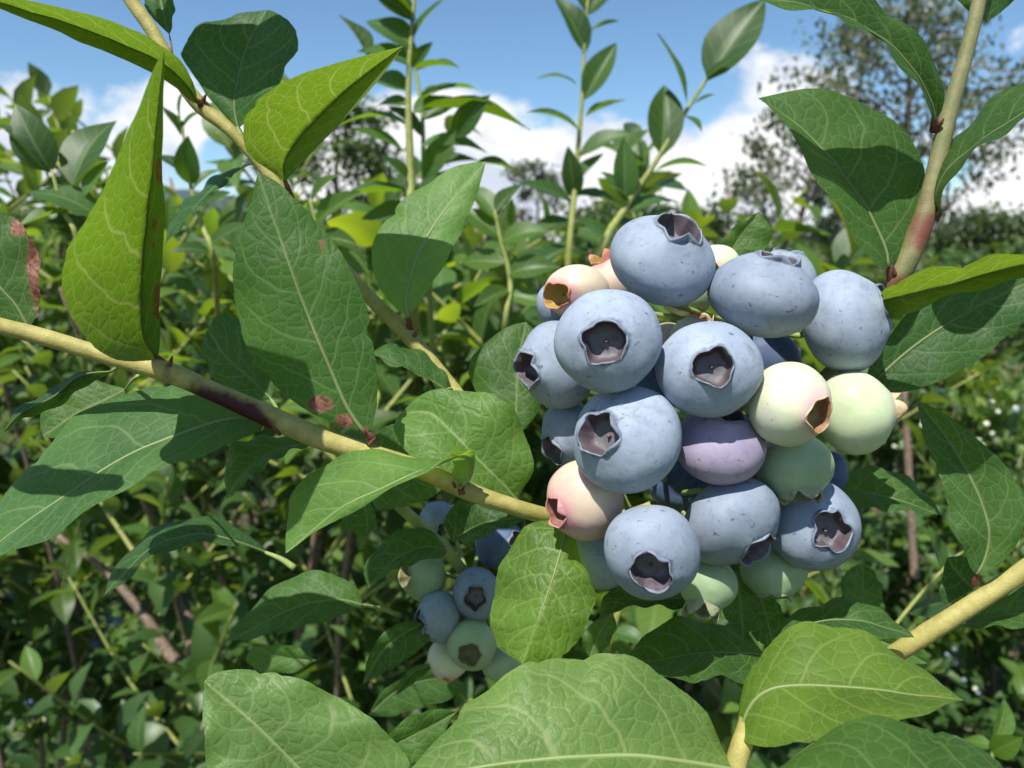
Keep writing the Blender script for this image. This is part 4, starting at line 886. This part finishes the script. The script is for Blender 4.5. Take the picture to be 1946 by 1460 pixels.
CL = [
 (1258, 495, .149, 202, 178, (.30, .66, .62), 'blue', 'topmost blue berry of the large cluster, crown tilted up to the right', .3, .40, .45, 0),
 (1155, 648, .139, 204, 198, (-.16, -.06, .98), 'blue', 'blue berry at the upper left front with a heart-shaped dark crown', 1.1, .40, .30, -20),
 (1347, 702, .141, 200, 184, (-.13, .08, .98), 'blue', 'central blue berry with a ragged maroon crown facing the camera', .2, .36, .34, 5),
 (1449, 564, .147, 206, 164, (.27, .90, .30), 'blue', 'smooth blue berry below right of the topmost one, crown only just showing on top', .7, .38, .35, 10),
 (1602, 612, .162, 172, 196, (.86, .28, .40), 'blue', 'rightmost blue berry, its black crown on the right side', .4, .40, .40, 0),
 (1058, 694, .160, 150, 168, (-.85, -.12, .50), 'blue', 'leftmost blue berry, its torn dark crown on the left side', .9, .40, .45, 10),
 (1190, 834, .143, 198, 204, (-.68, .16, .70), 'blue', 'large blue berry at the left front with a grey crown on its left', .5, .38, .45, 0),
 (1366, 846, .1485, 176, 150, (.1, .90, .38), 'mauve', 'mauve berry half in shadow under the central blue berry', .1, .38, .3, 10),
 (1388, 990, .151, 184, 172, (.52, -.62, .58), 'blue', 'blue berry at lower centre with its black crown at the lower right', .3, .38, .40, 10),
 (1238, 1049, .140, 180, 184, (-.17, -.32, .93), 'blue', 'lowest front blue berry with a star-shaped maroon crown', .8, .38, .42, 10),
 (1548, 1000, .157, 172, 172, (.10, .0, .99), 'blue', 'blue berry at the lower right with a grey-brown crown facing the camera', .2, .41, .38, 0),
 (1112, 950, .152, 144, 156, (-.80, -.26, .48), 'rose', 'pink and cream unripe berry at the lower left of the cluster', .6, .36, .60, -8),
 (1500, 769, .143, 156, 162, (.50, -.22, .82), 'white', 'cream unripe berry with an open brown crown, right of the central berry', .5, .38, .40, 12),
 (1623, 784, .159, 142, 160, (.96, .12, .10), 'palegreen', 'pale green-white berry at the right, its pink crown tip in profile', .9, .36, .85, 12),
 (1509, 886, .153, 146, 128, (.05, -.90, .44), 'green', 'grey-green berry hanging crown down below the cream one', .3, .46, .95, 6),
 (1088, 828, .167, 116, 136, (-.70, -.45, .35), 'blue', 'blue berry half hidden behind the large left front one', .4, .40, .4, 10),
 (1140, 1060, .163, 120, 118, (.6, .2, .75), 'blue', 'blue berry peeping out left of the lowest front one', .4, .40, .4, 10),
 (1345, 1108, .155, 110, 112, (-.30, -.82, .46), 'green', 'small pale green berry at the bottom of the cluster, crown down', .5, .48, .95, 3),
 (1470, 1086, .164, 126, 100, (-.1, -.93, .35), 'green', 'shaded grey-green berry at the lower right with its crown downwards', .2, .44, .5, 5),
 (1096, 556, .161, 126, 104, (-.66, -.22, .66), 'pink', 'pink-white berry at the upper left with an open amber crown', .4, .46, .70, -5),
 (1170, 535, .167, 106, 108, (-.42, .85, .2), 'pink', 'pinkish berry behind the topmost blue one, orange crown lobes upright', .2, .42, .75, 15),
 (1362, 512, .172, 92, 92, (-.5, -.2, .85), 'white', 'cream berry peeping out right of the topmost blue one', .2, .4, .4, 10),
 (1492, 530, .168, 112, 112, (.15, .95, .15), 'blue', 'blue berry mostly hidden behind the smooth one with a reddish crown on top', .2, .42, .22, 0),
 (1322, 648, .166, 100, 96, (.2, .9, .2), 'white', 'cream berry showing as a pale rim above the central blue one', .2, .4, .5, 10),
 (1268, 652, .170, 76, 76, (.3, -.3, .9), 'pink', 'small pale berry rim between the two upper front berries', .2, .4, .4, 10),
 (1305, 552, .170, 104, 100, (-.2, .5, .85), 'green', 'green berry in shadow under the topmost blue one', .2, .4, .4, 10),
 (1572, 898, .170, 70, 84, (-.6, .1, .8), 'navy', 'bluish berry sliver right of the grey-green one', .2, .4, .4, 10),
 (1064, 578, .170, 92, 92, (.5, -.2, .85), 'blue', 'blue berry sliver left of the amber-crowned pink one', .2, .4, .4, 10),
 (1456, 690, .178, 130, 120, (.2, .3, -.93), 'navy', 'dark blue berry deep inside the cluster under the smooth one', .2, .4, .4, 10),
 (1215, 735, .176, 130, 120, (.2, .3, -.93), 'navy', 'added berry darkened to fill the shaded gap between the three left front ones', .2, .4, .4, 10),  # this and the next are added to keep the cluster gaps dark
 (1420, 905, .176, 130, 120, (.2, .3, -.93), 'navy', 'added berry darkened to fill the shaded gap below the mauve one', .2, .4, .4, 10),
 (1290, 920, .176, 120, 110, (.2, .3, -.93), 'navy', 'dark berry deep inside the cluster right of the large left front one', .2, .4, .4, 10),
]
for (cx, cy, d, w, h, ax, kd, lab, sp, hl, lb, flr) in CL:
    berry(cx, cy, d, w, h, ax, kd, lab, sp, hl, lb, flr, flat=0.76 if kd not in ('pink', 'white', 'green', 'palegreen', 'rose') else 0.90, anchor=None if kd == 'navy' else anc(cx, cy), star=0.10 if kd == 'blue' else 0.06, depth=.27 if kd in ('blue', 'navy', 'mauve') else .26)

# second cluster, in leaf shade
sub = branch_thing('blueberry_branch', 'thin green twig leading to the shaded small berry cluster',
 [(690, 905, .190), (740, 945, .196), (800, 1000, .204), (850, 1050, .210), (885, 1095, .216), (900, 1150, .222)], [20, 22, 22, 22, 20, 12], M_PET, None)
leaf(sub, [(850, 1045), (800, 1040), (750, 1065), (700, 1118)], [.200, .196, .194, .193], [(820, 1015), (770, 1010), (715, 1050), (695, 1090)], [(840, 1060), (790, 1075), (740, 1095)], da=.004, db=-.004, tint=(.9, .95, .95))
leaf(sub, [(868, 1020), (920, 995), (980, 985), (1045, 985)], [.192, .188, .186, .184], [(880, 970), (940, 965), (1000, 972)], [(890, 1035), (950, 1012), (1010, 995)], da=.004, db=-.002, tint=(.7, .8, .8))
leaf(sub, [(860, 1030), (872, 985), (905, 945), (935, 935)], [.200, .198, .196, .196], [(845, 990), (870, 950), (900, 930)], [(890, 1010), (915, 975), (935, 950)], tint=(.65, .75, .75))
leaf(sub, [(805, 1185), (765, 1205), (725, 1240), (690, 1300)], [.206, .204, .203, .202], [(775, 1180), (730, 1200), (700, 1250)], [(815, 1215), (775, 1250), (715, 1285)], tint=(.85, .95, .9))
leaf(sub, [(690, 1150), (640, 1140), (570, 1150), (500, 1185), (428, 1222)], [.196, .194, .193, .192, .192], [(665, 1108), (600, 1090), (540, 1110), (475, 1165)], [(660, 1168), (580, 1196), (490, 1216)], da=.006, db=-.005, tint=(1.1, 1.15, 1.0), node_at=(760, 1170, .21), label='pale leaf with a V-shaped shadow at lower left of the small cluster')
leaf(sub, [(510, 1052), (450, 1030), (380, 1015), (300, 1035), (240, 1085), (198, 1132)], [.200, .197, .195, .193, .192], [(465, 1015), (395, 990), (330, 998), (260, 1040), (222, 1085)], [(450, 1042), (375, 1040), (300, 1062), (240, 1108)], da=.008, db=-.003, tint=(.8, .9, .9), node_at=(560, 1080, .2), label='narrow leaf arching down to the left below the large shadowed leaf')
leaf(sub, [(830, 1262), (790, 1275), (765, 1300), (752, 1322)], [.214, .213, .212], [(795, 1262), (765, 1285)], [(800, 1285), (775, 1305)], tint=(1, 1, .9))
leaf(sub, [(600, 1255), (540, 1250), (480, 1228)], [.215, .215, .215], [(560, 1225), (510, 1225)], [(560, 1275), (500, 1275), (470, 1255)], tint=(1.3, 1.3, 1.1))
leaf(sub, [(700, 1020), (690, 960), (640, 930)], [.225, .225, .225], [(670, 1010), (640, 970)], [(715, 980), (690, 935)], tint=(.9, 1, .9))
leaf(sub, [(1120, 1250), (1140, 1200), (1165, 1165)], [.205, .205, .205], [(1105, 1220), (1125, 1180)], [(1150, 1230), (1170, 1190)], tint=(1.2, 1.2, 1.0))
leaf(sub, [(700, 1360), (760, 1310), (830, 1290), (880, 1300)], [.24, .24, .24], [(730, 1310), (800, 1270), (860, 1280)], [(740, 1360), (810, 1340), (860, 1325)], tint=(.9, .95, .85))
SC = [
 (806, 1094, .214, 86, 98, (-.75, .1, .6), 'green', 'green berry at the upper left of the small shaded cluster', .2),
 (905, 1128, .210, 90, 102, (.0, .05, 1), 'blue', 'blue berry facing the camera in the small shaded cluster', .5),
 (834, 1172, .209, 84, 100, (-.86, -.1, .5), 'blue', 'blue berry with a pink-lit crown at the left of the small shaded cluster', .4),
 (897, 1226, .206, 94, 97, (-.08, -.12, 1), 'green', 'green berry facing the camera at the bottom of the small shaded cluster', .1),
 (852, 1252, .216, 80, 78, (-.1, -.9, .4), 'white', 'pale berry lowest in the small shaded cluster', .6),
 (956, 1262, .216, 80, 66, (.5, -.7, .5), 'green', 'green berry at the lower right of the small shaded cluster', .3),
 (830, 985, .226, 64, 66, (.5, -.5, .6), 'blue', 'blue berry at the top left of the small shaded cluster', .3),
 (868, 992, .228, 62, 70, (.5, -.5, .6), 'white', 'whitish berry beside the top left blue one of the small cluster', .3),
 (950, 1035, .218, 96, 92, (.75, .25, .55), 'navy', 'dark blue berry at the top right of the small shaded cluster', .3),
]
for (cx, cy, d, w, h, ax, kd, lab, sp) in SC:
    berry(cx, cy, d, w, h, ax, kd, lab, sp, .42, .4, 5, flat=.88, anchor=(890, 1105, .217), group='berries of the small shaded cluster', seg=50)

# a leaf above the frame that throws its shadow on the broad blue-green leaf
leaf(twig, [(250, -60), (330, -140), (410, -200), (485, -250)], [.172, .164, .160, .158], [(300, -60), (390, -95), (470, -130)], [(240, -170), (310, -300), (420, -340)], da=-.004, db=.004, tint=(1, 1, .9), node_at=(215, -60, .178))

# thin stems and bare branches in the middle distance
shoot('thin pale stem slanting up behind the lower right branch', [(1660, 1245, .30), (1720, 1165, .30), (1790, 1085, .30), (1850, 1030, .30)], [9, 9, 8, 6],
 [((1850, 1030), (1900, 960), .4), ((1790, 1085), (1760, 1000), .45), ((1720, 1165), (1790, 1150), .4), ((1840, 1040), (1790, 960), .5)], (1.1, 1.1, 1))
shoot('small shoot with one bright oval leaf in the lower right corner', [(1880, 1520, .30), (1884, 1450, .30), (1890, 1405, .30)], [9, 8, 7],
 [((1888, 1412), (1912, 1328), .6), ((1886, 1420), (1830, 1400), .35), ((1884, 1430), (1946, 1400), .4), ((1884, 1450), (1830, 1440), .3)], (1.7, 1.5, .8))
shoot('green stem below the cluster between the puckered leaf and the dark leaf', [(1140, 1330, .26), (1152, 1240, .26), (1175, 1160, .26), (1190, 1090, .26)], [18, 18, 16, 12],
 [((1150, 1250), (1100, 1180), .5), ((1150, 1260), (1230, 1270), .4), ((1165, 1200), (1230, 1220), .35)], (1, 1, .9))
for lab, pts, ws in (('bent bare brown branch at the lower left', [(300, 1030, 1.0), (335, 1120, 1.0), (362, 1200, .98), (372, 1290, .97), (430, 1400, .95), (470, 1520, .95)], [18, 22, 24, 24, 30, 30]),
                     ('dark bare branch slanting down to meet the bent brown one', [(110, 1020, .99), (190, 1075, .99), (270, 1165, .98), (320, 1240, .97), (400, 1330, .96), (450, 1460, .95)], [12, 14, 18, 22, 26, 28]),
                     ('thin dry upright stem right of the cluster', [(1738, 1100, 1.1), (1730, 960, 1.1), (1724, 840, 1.1), (1718, 740, 1.1)], [16, 15, 14, 10])):
    branch_thing('bare_branch', lab, pts, ws, M_WOOD, None, 'branch', 0.15)

def far_berry_mesh(mat):
    seg, NR = 14, 9; v, f = [], []
    for i in range(NR + 1):
        th = 0.3 + (math.pi - 0.3) * i / NR
        for k in range(seg):
            a = 2 * math.pi * k / seg; r = math.sin(th); z = 0.86 * math.cos(th) - (0.28 if i == 0 else 0)
            if i == 0: r *= 0.8
            v.append((r * math.cos(a), r * math.sin(a), z))
    for i in range(NR):
        for k in range(seg):
            p, q = i * seg + k, i * seg + (k + 1) % seg; f.append((p, p + seg, q + seg, q))
    f.append(tuple(range(seg)))
    me = bpy.data.meshes.new('blueberry'); me.from_pydata(v, [], f); me.update()
    me.polygons.foreach_set('use_smooth', [True] * len(me.polygons)); me.materials.append(mat); fattr(me, 'crown', [0.0] * len(v))
    return me
FB = {k: far_berry_mesh(M_BERRY[k]) for k in ('white', 'green', 'blue', 'navy')}
rs = random.Random(77)
for (X, Y, d, n, kinds, where) in (
    (272, 1385, 1.35, 4, ('white', 'white', 'green'), 'low bush left of the broad glossy leaf'), (330, 1430, 1.3, 4, ('white', 'green'), 'bottom left beside the broad glossy leaf'),
    (60, 1360, 1.5, 5, ('white', 'green', 'navy'), 'low bush in the bottom left corner'), (205, 1200, 1.15, 4, ('navy', 'navy', 'blue'), 'lower left beside the bare branches'), (235, 1080, 1.1, 2, ('white',), 'lower left above the bare branches'),
    (1800, 1235, 2.0, 6, ('blue', 'white', 'blue'), 'lower right below the thick yellow branch'), (1850, 1300, 1.9, 4, ('white', 'blue'), 'right of the pointed yellow-green leaf'),
    (1860, 830, 2.0, 6, ('white', 'green', 'white'), 'bush at the right edge'), (1770, 800, 2.0, 5, ('white', 'green'), 'bush right of the cream berries'), (1910, 760, 2.2, 5, ('white', 'blue'), 'bush at the right edge under the shaded leaf'),
    (1700, 860, 1.9, 4, ('white', 'green'), 'bush behind the dry upright stem'), (30, 820, 1.6, 5, ('white', 'green'), 'bush at the left edge under the main branch'), (100, 900, 1.6, 4, ('white', 'green'), 'bush behind the large shadowed leaf')):
    for i in range(n):
        kd = kinds[i % len(kinds)]
        p = px(X + rs.uniform(-26, 26), Y + rs.uniform(-26, 26), d + rs.uniform(-.02, .02))
        o = bpy.data.objects.new('blueberry', FB[kd]); col.objects.link(o)
        o.location = p; sc = rs.uniform(.0055, .008); o.scale = (sc, sc, sc); o.rotation_euler = (rs.uniform(0, 3), rs.uniform(0, 3), 0)
        cn = {'white': 'pale unripe', 'green': 'green unripe', 'blue': 'ripe blue', 'navy': 'dark ripe'}[kd]
        o['label'] = 'tiny ' + cn + ' berry on the ' + where if where.startswith(('low', 'bush')) else 'tiny ' + cn + ' berry far back at the ' + where
        o['category'] = 'berry'; o['group'] = 'tiny ' + cn + ' berries, ' + where

def bud(parent, x, y, d, dx, dy, L=19, mat=None):
    """small swollen bud in a leaf axil, on its branch"""
    a = px(x, y, d - .0012); b = px(x + dx, y + dy, d - .0026); r = L / F * d * 0.22
    tube('bud', [a, a.lerp(b, .35), a.lerp(b, .75), b], [r * .8, r, r * .6, r * .12], mat or M_RED, parent, 9, 9, parent.location, None, .1)
for args in ((main, 322, 696, .149, 6, -20), (main, 532, 826, .152, -10, -14), (main, 702, 846, .152, 12, -14), (main, 868, 932, .155, -8, -18), (twig, 384, 196, .178, 8, -18), (twig, 786, 640, .181, 10, -16),
             (rtwig, 1784, 240, .163, 10, -16), (rtwig, 1776, 412, .163, 14, -16), (rtwig, 1702, 528, .164, -4, -22)):
    bud(*args)

# extra leaves added to shade the small cluster and the large lower left leaf
leaf(sub, [(690, 905), (740, 892), (800, 876), (870, 862)], [.190, .187, .185, .184], [(715, 825), (790, 805), (850, 820)], [(720, 965), (800, 955), (860, 915)], da=.003, db=-.002, tint=(1, 1, .9))
leaf(main, [(-350, 580), (-300, 500), (-235, 430), (-160, 330)], [.142, .124, .114, .108], [(-330, 470), (-290, 390), (-220, 340)], [(-260, 560), (-170, 490), (-130, 400)], da=.004, db=-.004, node_at=(-352, 532, .160))
